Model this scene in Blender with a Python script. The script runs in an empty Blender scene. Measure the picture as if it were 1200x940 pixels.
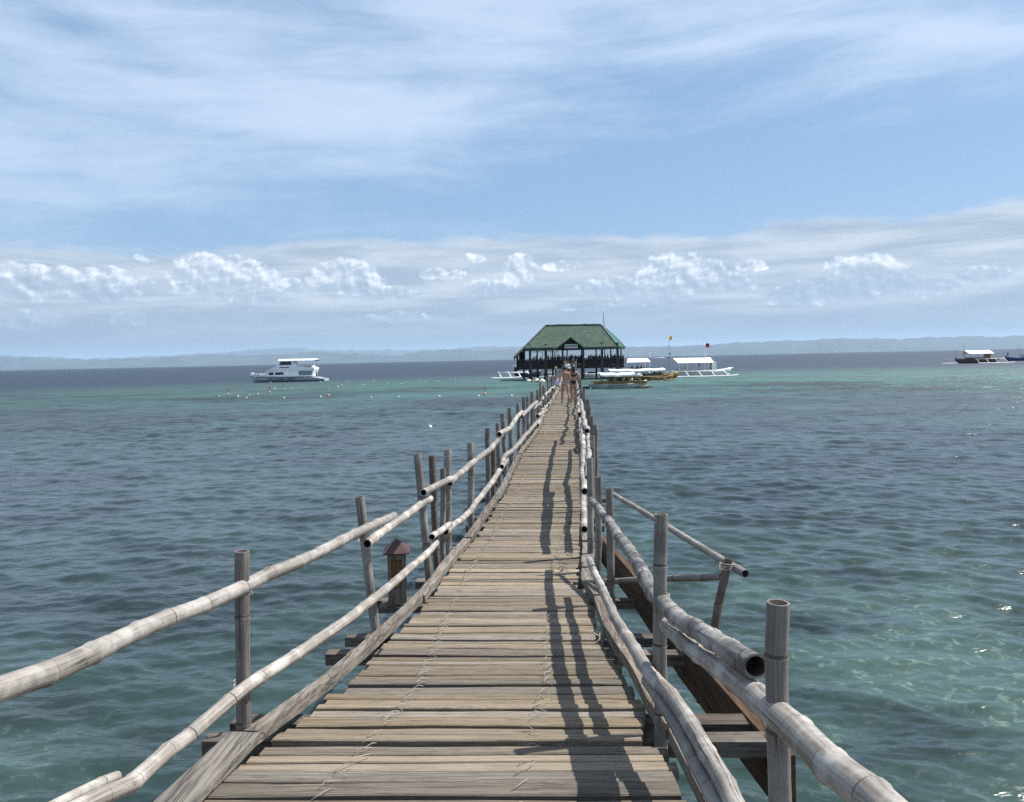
import bpy, bmesh, math, random
import numpy as np
from mathutils import Vector, Matrix

random.seed(11)
RNG = np.random.default_rng(5)
scene = bpy.context.scene
COL = scene.collection
R = math.radians

# ------------------------------------------------------------------ camera
CAMZ, FPX = 3.4, 900.0                       # eye height over the water; focal length in px of a 1200 px wide frame
PITCH, ROLL = math.atan(49 / 900.0), 0.0213
FWD = Vector((0, math.cos(PITCH), -math.sin(PITCH)))
_r0, _u0 = Vector((1, 0, 0)), Vector((0, math.sin(PITCH), math.cos(PITCH)))
RGT = _r0 * math.cos(ROLL) - _u0 * math.sin(ROLL)
UPV = _u0 * math.cos(ROLL) + _r0 * math.sin(ROLL)
CAM = Vector((0, 0, CAMZ))
cd = bpy.data.cameras.new('camera')
cam = bpy.data.objects.new('camera', cd)
COL.objects.link(cam)
m3 = Matrix((RGT, UPV, -FWD)).transposed()
cam.matrix_world = Matrix.Translation(CAM) @ m3.to_4x4()
cd.sensor_fit = 'HORIZONTAL'
cd.sensor_width = 36.0
cd.lens = 36.0 * FPX / 1200.0
cd.clip_start = 0.05
cd.clip_end = 80000.0
scene.camera = cam

# ------------------------------------------------------------------ light
SUN_EL, SUN_AZ = R(56), R(77)                # azimuth measured from +Y towards +X
sun_dir = Vector((math.sin(SUN_AZ) * math.cos(SUN_EL), math.cos(SUN_AZ) * math.cos(SUN_EL), math.sin(SUN_EL)))
sl = bpy.data.lights.new('sun', 'SUN')
sl.energy = 5.0
sl.angle = R(0.5)
sl.color = (1.0, 0.955, 0.89)
so = bpy.data.objects.new('sun', sl)
COL.objects.link(so)
so.rotation_euler = sun_dir.to_track_quat('Z', 'Y').to_euler()
so.location = (30, 10, 60)
scene.view_settings.view_transform = 'Standard'
scene.view_settings.look = 'None'
scene.view_settings.gamma = 1.0
scene.view_settings.exposure = 0.62
scene.view_settings.use_curve_mapping = False
scene.cycles.use_denoising = False
scene.cycles.max_bounces = 6
scene.cycles.use_adaptive_sampling = True
scene.cycles.adaptive_threshold = 0.01
scene.cycles.sample_clamp_direct = 2.2
scene.cycles.sample_clamp_indirect = 2.5
scene.cycles.volume_bounces = 1

# ------------------------------------------------------------------ projection helpers
def ray(px, py):
    d = FWD + RGT * ((px - 600.0) / FPX) - UPV * ((py - 470.0) / FPX)
    return d
def Q(px, py, Y):                            # point on that line of sight at distance Y ahead
    d = ray(px, py)
    return CAM + d * (Y / d.y)
def onz(px, py, z):
    d = ray(px, py)
    return CAM + d * ((z - CAMZ) / d.z)
def proj(p):
    v = Vector(p) - CAM
    z = v.dot(FWD)
    return (600 + FPX * v.dot(RGT) / z, 470 - FPX * v.dot(UPV) / z)

# ------------------------------------------------------------------ node helpers
class NT:
    def __init__(s, tree):
        s.t = tree; s.n = tree.nodes; s.l = tree.links
    def new(s, typ, **kw):
        n = s.n.new(typ)
        for k, v in kw.items(): setattr(n, k, v)
        return n
    def put(s, sock, v):
        if v is None: return
        if hasattr(v, 'links') or isinstance(v, bpy.types.NodeSocket): s.l.new(v, sock)
        else: sock.default_value = v
    def m(s, op, a, b=None, c=None, clamp=False):
        n = s.new('ShaderNodeMath', operation=op); n.use_clamp = clamp
        for i, v in enumerate((a, b, c)): s.put(n.inputs[i], v)
        return n.outputs[0]
    def vm(s, op, a, b=None, sc=None):
        n = s.new('ShaderNodeVectorMath', operation=op)
        s.put(n.inputs[0], a); s.put(n.inputs[1], b)
        if sc is not None: s.put(n.inputs['Scale'], sc)
        return n.outputs[0]
    def ss(s, x, a, b, o0=0.0, o1=1.0):
        n = s.new('ShaderNodeMapRange', interpolation_type='SMOOTHSTEP')
        s.put(n.inputs[0], x); s.put(n.inputs[1], a); s.put(n.inputs[2], b); s.put(n.inputs[3], o0); s.put(n.inputs[4], o1)
        return n.outputs[0]
    def lin(s, x, a, b, o0=0.0, o1=1.0):
        n = s.new('ShaderNodeMapRange')
        s.put(n.inputs[0], x); s.put(n.inputs[1], a); s.put(n.inputs[2], b); s.put(n.inputs[3], o0); s.put(n.inputs[4], o1)
        return n.outputs[0]
    def xyz(s, x, y, z):
        n = s.new('ShaderNodeCombineXYZ')
        for i, v in enumerate((x, y, z)): s.put(n.inputs[i], v)
        return n.outputs[0]
    def sep(s, v):
        n = s.new('ShaderNodeSeparateXYZ'); s.put(n.inputs[0], v)
        return n.outputs
    def mapv(s, v, scale=(1, 1, 1), loc=(0, 0, 0), rot=(0, 0, 0)):
        n = s.new('ShaderNodeMapping'); s.put(n.inputs[0], v)
        n.inputs['Scale'].default_value = scale; n.inputs['Location'].default_value = loc; n.inputs['Rotation'].default_value = rot
        return n.outputs[0]
    def noise(s, v, scale=1.0, detail=3.0, rough=0.5, dist=0.0):
        n = s.new('ShaderNodeTexNoise'); s.put(n.inputs['Vector'], v)
        n.inputs['Scale'].default_value = scale; n.inputs['Detail'].default_value = detail
        n.inputs['Roughness'].default_value = rough; n.inputs['Distortion'].default_value = dist
        return n.outputs[0]
    def mix(s, f, a, b):
        n = s.new('ShaderNodeMix', data_type='RGBA')
        s.put(n.inputs[0], f)
        for i, v in ((6, a), (7, b)):
            if isinstance(v, tuple) and len(v) == 3: v = v + (1,)
            s.put(n.inputs[i], v)
        return n.outputs[2]
    def ramp(s, f, pts):
        n = s.new('ShaderNodeValToRGB'); s.put(n.inputs[0], f)
        e = n.color_ramp.elements
        while len(e) < len(pts): e.new(0.5)
        for i, (p, c) in enumerate(pts):
            e[i].position = p; e[i].color = tuple(c) + (1,) if len(c) == 3 else c
        return n.outputs[0]
    def bump(s, h, strength=0.5, dist=0.01):
        n = s.new('ShaderNodeBump'); s.put(n.inputs['Height'], h)
        n.inputs['Strength'].default_value = strength; n.inputs['Distance'].default_value = dist
        return n.outputs[0]

def new_mat(name):
    mt = bpy.data.materials.new(name); mt.use_nodes = True
    nt = NT(mt.node_tree)
    b = nt.n['Principled BSDF']
    return mt, nt, b

def simple(name, col, rough=0.6, var=0.15, scale=3.0, bump=0.0, spec=0.5, metal=0.0):
    mt, nt, b = new_mat(name)
    tc = nt.new('ShaderNodeTexCoord').outputs['Object']
    f = nt.noise(tc, scale, 4.0, 0.6)
    lo = tuple(c * (1 - var) for c in col); hi = tuple(min(1, c * (1 + var)) for c in col)
    nt.put(b.inputs['Base Color'], nt.mix(nt.lin(f, 0.3, 0.7), lo, hi))
    b.inputs['Roughness'].default_value = rough
    b.inputs['Metallic'].default_value = metal
    b.inputs['Specular IOR Level'].default_value = spec
    if bump: nt.put(b.inputs['Normal'], nt.bump(nt.noise(tc, scale * 6, 3.0), bump, 0.02))
    return mt

# ------------------------------------------------------------------ sky
def azel(px, py):
    d = ray(px, py).normalized()
    return math.degrees(math.atan2(d.x, d.y)), math.degrees(math.asin(d.z))

def build_world():
    w = bpy.data.worlds.new('World'); scene.world = w; w.use_nodes = True
    nt = NT(w.node_tree)
    bg = nt.n['Background']
    g = nt.new('ShaderNodeTexCoord').outputs['Generated']
    g = nt.vm('NORMALIZE', g)
    x, y, z = nt.sep(g)
    sky = nt.new('ShaderNodeTexSky', sky_type='NISHITA')
    sky.sun_disc = False
    sky.sun_elevation = SUN_EL
    sky.sun_rotation = SUN_AZ
    sky.air_density = 1.0; sky.dust_density = 0.6; sky.ozone_density = 1.6
    DEG = 57.29578
    az = nt.m('MULTIPLY', nt.m('ARCTAN2', x, y), DEG)
    el = nt.m('MULTIPLY', nt.m('ARCSINE', z), DEG)
    # the cloud pattern of the view goes on all the way round: azimuth folded every 72 degrees
    azf = nt.m('SUBTRACT', nt.m('PINGPONG', nt.m('ADD', az, 36.0 + 720.0), 72.0), 36.0)
    col = nt.mix(0.6, sky.outputs[0], (1.85, 3.2, 5.1))
    # --- high cirrus veil, in streaks
    p = nt.xyz(nt.m('MULTIPLY', az, 0.055), nt.m('MULTIPLY', el, 0.13), 0.0)
    p = nt.mapv(p, (1, 1, 1), (3.1, 1.7, 0), (0, 0, R(-5)))
    warp = nt.noise(p, 0.9, 3.0, 0.5)
    pw = nt.vm('ADD', p, nt.xyz(nt.m('MULTIPLY', warp, 0.4), nt.m('MULTIPLY', warp, 0.5), 0.0))
    c1 = nt.noise(pw, 1.1, 8.0, 0.60)
    c2 = nt.noise(nt.mapv(pw, (1.1, 4.6, 1.0), (7, 2, 3), (0, 0, R(-6))), 1.2, 7.0, 0.62)
    cc = nt.m('ADD', nt.m('MULTIPLY', c1, 0.62), nt.m('MULTIPLY', c2, 0.38))
    # broad veils and clear gaps where the photograph has them (directions, degrees)
    def gauss(px, py, wx, wy, tilt=0.0):
        a0, e0 = azel(px, py)
        da = nt.m('SUBTRACT', azf, a0); de = nt.m('SUBTRACT', el, e0)
        if tilt: de = nt.m('SUBTRACT', de, nt.m('MULTIPLY', da, tilt))
        u = nt.m('MULTIPLY', da, 1.0 / (wx * 0.0637)); v = nt.m('MULTIPLY', de, 1.0 / (wy * 0.0637))
        r2 = nt.m('ADD', nt.m('MULTIPLY', u, u), nt.m('MULTIPLY', v, v))
        return nt.m('EXPONENT', nt.m('MULTIPLY', r2, -1.0))
    bias = None
    for (px, py, wx, wy, tl, k) in ((560, -40, 900, 150, 0, .03), (40, 100, 260, 60, 0, .085), (330, 115, 160, 45, .1, .075), (110, 205, 260, 30, -.05, .10),
                                    (380, 160, 200, 25, .1, .08), (1120, 35, 140, 18, -.2, .20), (815, 55, 70, 11, 0, .22),
                                    (300, 20, 300, 40, .1, .10), (560, 60, 200, 60, .3, .09), (940, 34, 60, 8, -.1, .12), (960, 95, 260, 14, .05, .08),
                                    (850, 150, 330, 70, 0, -.05), (1000, 215, 420, 55, .03, -.22), (640, 225, 240, 45, .1, -.12), (90, 30, 110, 18, -.3, -.16),
                                    (250, 155, 200, 10, -.06, -.10), (60, 250, 200, 16, 0, .04), (900, 120, 300, 20, .08, .04),
                                    (480, 95, 60, 14, 0, -.05), (1190, 20, 60, 10, -.2, -.1), (540, 115, 60, 10, .1, .09)):
        t = nt.m('MULTIPLY', gauss(px, py, wx, wy, tl), k)
        bias = t if bias is None else nt.m('ADD', bias, t)
    def veil(v):
        k = nt.m('MULTIPLY', nt.ss(v, 0.34, 0.78), nt.ss(el, 3.0, 11.0))
        return nt.mix(nt.m('MULTIPLY', k, 0.68), col, (5.35, 6.2, 7.5))
    col_high = veil(nt.m('ADD', cc, 0.12))
    col = veil(nt.m('ADD', cc, bias))
    col_mid = col
    # --- low layered bank over the horizon
    hb = nt.noise(nt.xyz(nt.m('MULTIPLY', az, 0.10), nt.m('MULTIPLY', el, 0.25), 2.0), 1.0, 5.0, 0.55)
    top = nt.m('ADD', 8.0, nt.m('MULTIPLY', nt.m('SUBTRACT', hb, 0.5), 3.2))
    top = nt.m('ADD', top, nt.m('MULTIPLY', nt.ss(azf, -24.0, -8.0), 1.0))
    edge = nt.noise(nt.xyz(nt.m('MULTIPLY', az, 0.35), nt.m('MULTIPLY', el, 1.2), 8.0), 1.0, 5.0, 0.6)
    top = nt.m('ADD', top, nt.m('MULTIPLY', nt.m('SUBTRACT', edge, 0.5), 1.6))
    bank = nt.ss(nt.m('SUBTRACT', top, el), -0.15, 0.75)
    strat = nt.noise(nt.xyz(nt.m('MULTIPLY', az, 0.09), nt.m('MULTIPLY', el, 0.75), 5.0), 1.0, 6.0, 0.58, 0.3)
    bcol = nt.mix(nt.ss(strat, 0.36, 0.68), (2.9, 3.55, 4.4), (4.9, 5.4, 5.9))
    bcol = nt.mix(nt.m('MULTIPLY', nt.ss(nt.m('SUBTRACT', top, el), 1.0, 0.3), 0.35), bcol, (4.3, 5.0, 6.1))
    low = nt.ss(el, 0.5, 5.0)
    bcol = nt.mix(low, (1.75, 2.25, 2.8), bcol)
    col = nt.mix(nt.m('MULTIPLY', bank, nt.lin(el, 0.0, 8.0, 0.97, 0.88)), col, bcol)
    # --- cumulus heaps
    puffs = [(38, 334, 36, 20, 1.), (75, 328, 30, 16, .8), (118, 335, 52, 20, 1.), (265, 327, 58, 28, 1.08), (232, 322, 28, 16, .8), (341, 335, 13, 11, 1.), (405, 330, 46, 27, .85),
             (450, 345, 60, 12, .55), (610, 318, 26, 26, .62), (570, 338, 34, 14, .6), (720, 338, 46, 14, .8), (795, 325, 50, 30, .92), (850, 333, 40, 16, .75),
             (940, 345, 46, 16, .75), (1010, 322, 44, 24, 1.), (1045, 335, 28, 15, .9), (1090, 337, 34, 12, 1.),
             (170, 303, 20, 9, .5), (310, 352, 50, 8, .45), (520, 322, 40, 11, .45), (660, 312, 30, 10, .45), (690, 360, 60, 8, .4), (880, 312, 26, 10, .5), (555, 303, 20, 9, .4), (1150, 322, 40, 12, .5), (12, 312, 18, 9, .4),
             (40, 376, 46, 16, .45), (157, 373, 34, 12, .5), (760, 352, 60, 12, .5), (470, 372, 70, 12, .32), (970, 350, 90, 10, .5)]
    F = None
    for (px, py, wx, wy, k) in puffs:
        wx *= 0.92; wy *= 0.90
        a0, e0 = azel(px, py)
        u = nt.m('MULTIPLY', nt.m('SUBTRACT', azf, a0), 1.0 / (wx * 0.0637))
        v = nt.m('MULTIPLY', nt.m('SUBTRACT', el, e0), 1.0 / (wy * 0.0637))
        v = nt.m('MAXIMUM', v, nt.m('MULTIPLY', v, -1.1))
        f = nt.m('SUBTRACT', k, nt.m('ADD', nt.m('MULTIPLY', u, u), nt.m('MULTIPLY', v, v)))
        F = f if F is None else nt.m('SMOOTH_MAX', F, f, 0.15)
    F = nt.m('MAXIMUM', F, -1.6)
    q = nt.xyz(nt.m('MULTIPLY', az, 0.66), nt.m('MULTIPLY', el, 0.80), 1.3)
    def billow(v):
        a = nt.new('ShaderNodeTexVoronoi', feature='SMOOTH_F1'); nt.put(a.inputs['Vector'], v); a.inputs['Scale'].default_value = 1.0
        a.inputs['Detail'].default_value = 4.0; a.inputs['Roughness'].default_value = 0.62; a.inputs['Smoothness'].default_value = 0.35
        try: a.normalize = True
        except Exception: pass
        n_ = nt.noise(v, 0.8, 5.0, 0.55)
        return nt.m('ADD', nt.m('MULTIPLY', nt.m('SUBTRACT', 0.62, a.outputs['Distance']), 1.0), nt.m('MULTIPLY', nt.m('SUBTRACT', n_, 0.5), 1.2))
    b0 = billow(q)
    b1 = billow(nt.vm('ADD', q, (0.16, 0.22, 0.0)))
    dens = nt.ss(nt.m('ADD', F, nt.m('MULTIPLY', b0, 1.45)), 0.20, 0.64)
    thick = nt.ss(nt.m('ADD', F, nt.m('MULTIPLY', b0, 1.0)), 0.2, 1.3)
    lit = nt.m('ADD', 0.52, nt.m('MULTIPLY', nt.m('SUBTRACT', b0, b1), 1.5))
    lit = nt.m('SUBTRACT', lit, nt.m('MULTIPLY', nt.ss(el, 6.2, 4.4), 0.30))
    lit = nt.m('SUBTRACT', lit, nt.m('MULTIPLY', thick, 0.12))
    ccol = nt.ramp(lit, [(0.0, (2.6, 3.35, 4.4)), (0.35, (3.8, 4.55, 5.5)), (0.6, (6.8, 7.3, 7.9)), (0.9, (9.8, 9.9, 10.0))])
    col = nt.mix(nt.m('MULTIPLY', dens, nt.lin(el, 2.0, 5.0, 0.40, 0.74)), col, ccol)
    # the same sky in four bands of height, so that only the band a ray meets has to be worked out
    STR = 0.093
    def back(c):
        n = nt.new('ShaderNodeBackground'); nt.put(n.inputs['Color'], c); n.inputs['Strength'].default_value = STR
        return n.outputs[0]
    def mixs(f, a, b):
        n = nt.new('ShaderNodeMixShader'); nt.put(n.inputs[0], f); nt.l.new(a, n.inputs[1]); nt.l.new(b, n.inputs[2])
        return n.outputs[0]
    below = back((3.6, 4.95, 6.5, 1))
    fin = mixs(nt.ss(el, 10.6, 11.6), back(col), back(col_mid))
    fin = mixs(nt.ss(el, 29.0, 36.0), fin, back(col_high))
    fin = mixs(nt.lin(el, -0.4, 0.0), below, fin)
    nt.l.new(fin, nt.n['World Output'].inputs['Surface'])
    w.cycles.sampling_method = 'MANUAL'; w.cycles.sample_map_resolution = 128
build_world()

# ------------------------------------------------------------------ mesh builder
class MB:
    def __init__(s):
        s.v = []; s.f = []; s.mi = []; s.uv = []; s.sm = []
    def face(s, idx, mi=0, uv=None, sm=False):
        s.f.append(tuple(idx)); s.mi.append(mi); s.uv.append(uv); s.sm.append(sm)
    def add(s, verts): 
        n = len(s.v); s.v.extend([tuple(v) for v in verts]); return n
    def box(s, c, size, rot=None, mi=0, taper=1.0):
        hx, hy, hz = size[0] / 2, size[1] / 2, size[2] / 2
        pts = [Vector((sx * hx * (taper if sz > 0 else 1), sy * hy * (taper if sz > 0 else 1), sz * hz)) for sz in (-1, 1) for sx, sy in ((-1, -1), (1, -1), (1, 1), (-1, 1))]
        if rot is not None: pts = [rot @ p for p in pts]
        n = s.add([p + Vector(c) for p in pts])
        for q in ((3, 2, 1, 0), (4, 5, 6, 7), (0, 1, 5, 4), (1, 2, 6, 5), (2, 3, 7, 6), (3, 0, 4, 7)):
            s.face([n + i for i in q], mi)
        return s
    def loft(s, rings, mi=0, close=True, cap=True, sm=True, capmi=None):
        k = len(rings[0]); base = s.add([p for r in rings for p in r])
        for i in range(len(rings) - 1):
            for j in range(k if close else k - 1):
                a = base + i * k + j; b = base + i * k + (j + 1) % k
                s.face((a, b, b + k, a + k), mi[i] if isinstance(mi, list) else mi, None, sm)
        if cap:
            cm = capmi if capmi is not None else (mi[0] if isinstance(mi, list) else mi)
            s.face([base + j for j in range(k)][::-1], cm)
            s.face([base + (len(rings) - 1) * k + j for j in range(k)], cm)
        return s
    def frames(s, pts, up=Vector((0, 0, 1))):
        pts = [Vector(p) for p in pts]; out = []
        for i, p in enumerate(pts):
            t = (pts[min(i + 1, len(pts) - 1)] - pts[max(i - 1, 0)]).normalized()
            u = up if abs(t.dot(up)) < 0.95 else Vector((1, 0, 0))
            side = t.cross(u).normalized(); n = side.cross(t).normalized()
            out.append((p, side, n, t))
        return out
    def tube(s, pts, r, sides=8, mi=0, cap=True):
        fr = s.frames(pts)
        rr = r if isinstance(r, (list, tuple)) else [r] * len(fr)
        s.loft([[p + (sd * math.cos(a) + n * math.sin(a)) * q for a in [2 * math.pi * j / sides for j in range(sides)]] for (p, sd, n, t), q in zip(fr, rr)], mi, True, cap, True)
        return s
    def sweep(s, pts, w, h, mi=0, up=Vector((0, 0, 1)), rough=0.0):
        fr = s.frames(pts, up); rings = []
        for (p, sd, n, t) in fr:
            j = lambda: 1 + random.uniform(-rough, rough)
            rings.append([p - sd * (w / 2 * j()) - n * (h / 2 * j()), p + sd * (w / 2 * j()) - n * (h / 2 * j()), p + sd * (w / 2 * j()) + n * (h / 2 * j()), p - sd * (w / 2 * j()) + n * (h / 2 * j())])
        s.loft(rings, mi, True, True, False)
        return s
    def prism(s, poly, y0, y1, mi=0, inset=0.0):
        """outline in the x-z plane, given depth y0..y1"""
        a = [(p[0], y0, p[1]) for p in poly]; b = [(p[0], y1, p[1]) for p in poly]
        s.loft([a, b], mi, True, True, False)
        return s
    def ball(s, c, r, seg=8, rings=6, mi=0):
        c = Vector(c); rr = (r, r, r) if not isinstance(r, (tuple, list)) else r
        L = []
        for i in range(rings + 1):
            ph = math.pi * (i / rings * 0.96 + 0.02)
            L.append([(c.x + rr[0] * math.sin(ph) * math.cos(2 * math.pi * j / seg), c.y + rr[1] * math.sin(ph) * math.sin(2 * math.pi * j / seg), c.z + rr[2] * math.cos(ph)) for j in range(seg)])
        s.loft(L[::-1], mi)
        return s
    def bamboo(s, pts, r0, r1, sides=10, space=0.3, mats=(0, 1, 2), wob=0.012, hollow=True, seed=None, lift=1.085):
        """a pole along pts with swollen nodes, a slight kink at each and open ends"""
        rd = random.Random(seed if seed is not None else random.random())
        P = [Vector(p) for p in pts]
        cum = [0.0]
        for a, b in zip(P, P[1:]): cum.append(cum[-1] + (b - a).length)
        T = cum[-1]
        def at(t):
            t = max(0.0, min(T, t))
            for i in range(len(P) - 1):
                if t <= cum[i + 1] or i == len(P) - 2:
                    q = (t - cum[i]) / max(1e-6, cum[i + 1] - cum[i]); return P[i].lerp(P[i + 1], q)
        nodes = []; t = space * rd.uniform(0.2, 0.9)
        while t < T - 0.05:
            nodes.append(t); t += space * rd.uniform(0.75, 1.25)
        dev = {}
        for n in nodes: dev[n] = Vector((rd.uniform(-1, 1), rd.uniform(-1, 1), rd.uniform(-1, 1))) * wob
        keys = [0.0] + nodes + [T]
        dl = [Vector()] + [dev[n] for n in nodes] + [Vector()]
        def dv(t):
            for i in range(len(keys) - 1):
                if t <= keys[i + 1]:
                    q = (t - keys[i]) / max(1e-6, keys[i + 1] - keys[i]); return dl[i].lerp(dl[i + 1], q)
            return Vector()
        st = [(0.0, 1.0, mats[0])]
        prev = 0.0
        for n in nodes:
            if n - prev > 0.1: st.append(((n + prev) / 2, 0.965, mats[0]))
            st += [(n - 0.016, 0.99, mats[0]), (n - 0.005, lift, mats[0]), (n + 0.002, lift, mats[1]), (n + 0.011, 0.955, mats[0]), (n + 0.016, 1.0, mats[0])]
            prev = n
        st.append((T, 1.0, mats[0]))
        cen = [at(a) + dv(a) for a, _, _ in st]
        fr = s.frames(cen)
        ovx = rd.uniform(0.95, 1.05)
        rings = []; 
        for (p, sd, n, tt), (a, k, mm) in zip(fr, st):
            r = (r0 + (r1 - r0) * a / T) * k
            rings.append([p + sd * (math.cos(2 * math.pi * j / sides) * r * ovx) + n * (math.sin(2 * math.pi * j / sides) * r) for j in range(sides)])
        off = rd.uniform(0, 50)
        base = s.add([q for rg in rings for q in rg])
        for i in range(len(rings) - 1):
            for j in range(sides):
                a = base + i * sides + j; b = base + i * sides + (j + 1) % sides
                u0, u1 = j / sides, (j + 1) / sides; v0, v1 = st[i][0] + off, st[i + 1][0] + off
                s.face((a, b, b + sides, a + sides), st[i][2], ((u0, v0), (u1, v0), (u1, v1), (u0, v1)), True)
        for e, rg in ((0, rings[0]), (1, rings[-1])):
            p, sd, n, tt = fr[0] if e == 0 else fr[-1]
            inw = tt if e == 0 else -tt
            c = sum(rg, Vector()) / sides
            if hollow:
                r1_ = [c + (q - c) * 0.80 for q in rg]; r2_ = [c + (q - c) * 0.76 + inw * 0.06 for q in rg]
                o = s.add(list(rg) + r1_ + r2_)
                for j in range(sides):
                    k = (j + 1) % sides
                    q1 = (o + j, o + k, o + sides + k, o + sides + j); q2 = (o + sides + j, o + sides + k, o + 2 * sides + k, o + 2 * sides + j)
                    if e == 0: q1, q2 = q1[::-1], q2[::-1]
                    s.face(q1, mats[0]); s.face(q2, mats[2], None, True)
                fl = [o + 2 * sides + j for j in range(sides)]
                s.face(fl[::-1] if e == 0 else fl, mats[2])
            else:
                o = s.add(rg); fl = [o + j for j in range(sides)]
                s.face(fl[::-1] if e == 0 else fl, mats[0])
        return s
    def mesh(s, name, off=None):
        me = bpy.data.meshes.new(name)
        vv = s.v if off is None else [(a[0] - off[0], a[1] - off[1], a[2] - off[2]) for a in s.v]
        me.from_pydata(vv, [], s.f)
        me.polygons.foreach_set('material_index', s.mi)
        me.polygons.foreach_set('use_smooth', s.sm)
        if any(u is not None for u in s.uv):
            lay = me.uv_layers.new(name='UVMap'); buf = []
            for f, u in zip(s.f, s.uv):
                for k in range(len(f)): buf.extend(u[k] if u is not None else (0.0, 0.0))
            lay.data.foreach_set('uv', buf)
        me.update()
        return me

def link(name, me, mats=(), parent=None, loc=None, kind=None, label=None, rot=None):
    o = bpy.data.objects.new(name, me); COL.objects.link(o)
    for q in (mats if isinstance(mats, (list, tuple)) else [mats]):
        if q is not None and len(me.materials) < len(mats if isinstance(mats, (list, tuple)) else [mats]): me.materials.append(q)
    if parent is not None: o.parent = parent
    if loc is not None: o.location = loc
    if rot is not None: o.rotation_euler = rot
    if kind: o['kind'] = kind
    if label: o['label'] = label
    return o
def thing(name, label, cat, loc=(0, 0, 0), rotz=0.0, group=None):
    o = bpy.data.objects.new(name, None); COL.objects.link(o)
    o.location = loc; o.rotation_euler = (0, 0, rotz); o.empty_display_size = 0.2
    o['label'] = label; o['category'] = cat
    if group: o['group'] = group
    return o
def part(name, mb, mats, parent, label=None, kind=None, world=None):
    """world: the root's location when the shape was built in scene coordinates"""
    return link(name, mb.mesh(name, world), mats if isinstance(mats, (list, tuple)) else [mats], parent, None, kind, label)
def copy_thing(o, parent=None):
    c = o.copy(); COL.objects.link(c)
    if parent is not None: c.parent = parent
    for ch in o.children: copy_thing(ch, c)
    return c

# ------------------------------------------------------------------ materials
def mat_bamboo(name, base, dark, pale, mould=0.0, streak=1.0):
    mt, nt, b = new_mat(name)
    uv = nt.new('ShaderNodeUVMap').outputs[0]
    oc = nt.new('ShaderNodeTexCoord').outputs['Object']
    rnd = nt.new('ShaderNodeObjectInfo').outputs['Random']
    oc2 = nt.vm('ADD', oc, nt.xyz(nt.m('MULTIPLY', rnd, 37.0), nt.m('MULTIPLY', rnd, 11.0), 0.0))
    su = nt.sep(uv)
    fib = nt.noise(nt.xyz(nt.m('MULTIPLY', su[0], 26.0), nt.m('MULTIPLY', su[1], 2.2), rnd), 1.0, 4.0, 0.65)
    blot = nt.noise(oc2, 5.5, 5.0, 0.62)
    spk = nt.noise(oc2, 30.0, 3.0, 0.6)
    c = nt.mix(nt.ss(fib, 0.34, 0.66), dark, base)
    c = nt.mix(nt.m('MULTIPLY', nt.ss(blot, 0.44, 0.66), 0.75), c, pale)
    c = nt.mix(nt.m('MULTIPLY', nt.ss(nt.noise(oc2, 3.0, 4.0, 0.6), 0.5, 0.7), 0.4), c, tuple(k * 0.55 for k in base))
    c = nt.mix(nt.m('MULTIPLY', nt.ss(spk, 0.62, 0.72), 0.45), c, tuple(k * 0.4 for k in dark))
    crk = nt.noise(nt.xyz(nt.m('MULTIPLY', su[0], 7.0), nt.m('MULTIPLY', su[1], 0.55), nt.m('MULTIPLY', rnd, 9.0)), 1.0, 2.0, 0.5)
    crk = nt.ss(nt.m('ABSOLUTE', nt.m('SUBTRACT', crk, 0.53)), 0.012, 0.003)
    crk = nt.m('MULTIPLY', crk, nt.ss(nt.noise(oc2, 2.2, 2.0), 0.50, 0.58))
    c = nt.mix(nt.m('MULTIPLY', crk, 0.85), c, tuple(k * 0.25 for k in dark))
    if mould:
        mo = nt.noise(oc2, 9.0, 5.0, 0.7, 0.6)
        c = nt.mix(nt.m('MULTIPLY', nt.ss(mo, 0.53 - 0.1 * mould, 0.60), 0.85), c, (0.035, 0.035, 0.038))
    # each pole weathered a little differently
    hsv = nt.new('ShaderNodeHueSaturation'); nt.put(hsv.inputs['Color'], c); nt.put(hsv.inputs['Value'], nt.lin(rnd, 0, 1, 0.8, 1.12))
    nt.put(b.inputs['Base Color'], hsv.outputs[0])
    nt.put(b.inputs['Roughness'], nt.lin(blot, 0.3, 0.7, 0.5, 0.75))
    b.inputs['Specular IOR Level'].default_value = 0.35
    nt.put(b.inputs['Normal'], nt.bump(nt.m('ADD', fib, nt.m('MULTIPLY', spk, 0.4)), 0.35, 0.003))
    return mt
M = {}
M['rail'] = mat_bamboo('weathered_bamboo_rail', (0.285, 0.258, 0.228), (0.13, 0.115, 0.10), (0.46, 0.435, 0.405))  # pale blotches: weathering, raised to carry the sun's highlights in the colour
M['post'] = mat_bamboo('grey_bamboo_post', (0.205, 0.188, 0.17), (0.115, 0.103, 0.092), (0.29, 0.27, 0.25))
M['mould'] = mat_bamboo('mouldy_bamboo', (0.27, 0.25, 0.23), (0.14, 0.13, 0.12), (0.46, 0.44, 0.415), 1.0)
M['brownpost'] = mat_bamboo('brown_bamboo', (0.125, 0.09, 0.072), (0.07, 0.05, 0.04), (0.18, 0.14, 0.115))
M['node'] = simple('bamboo_node_scar', (0.06, 0.05, 0.042), 0.85)
M['hollow'] = simple('bamboo_hollow', (0.035, 0.028, 0.022), 0.9, 0.4, 20)
BM = lambda k: [M[k], M['node'], M['hollow']]

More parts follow.
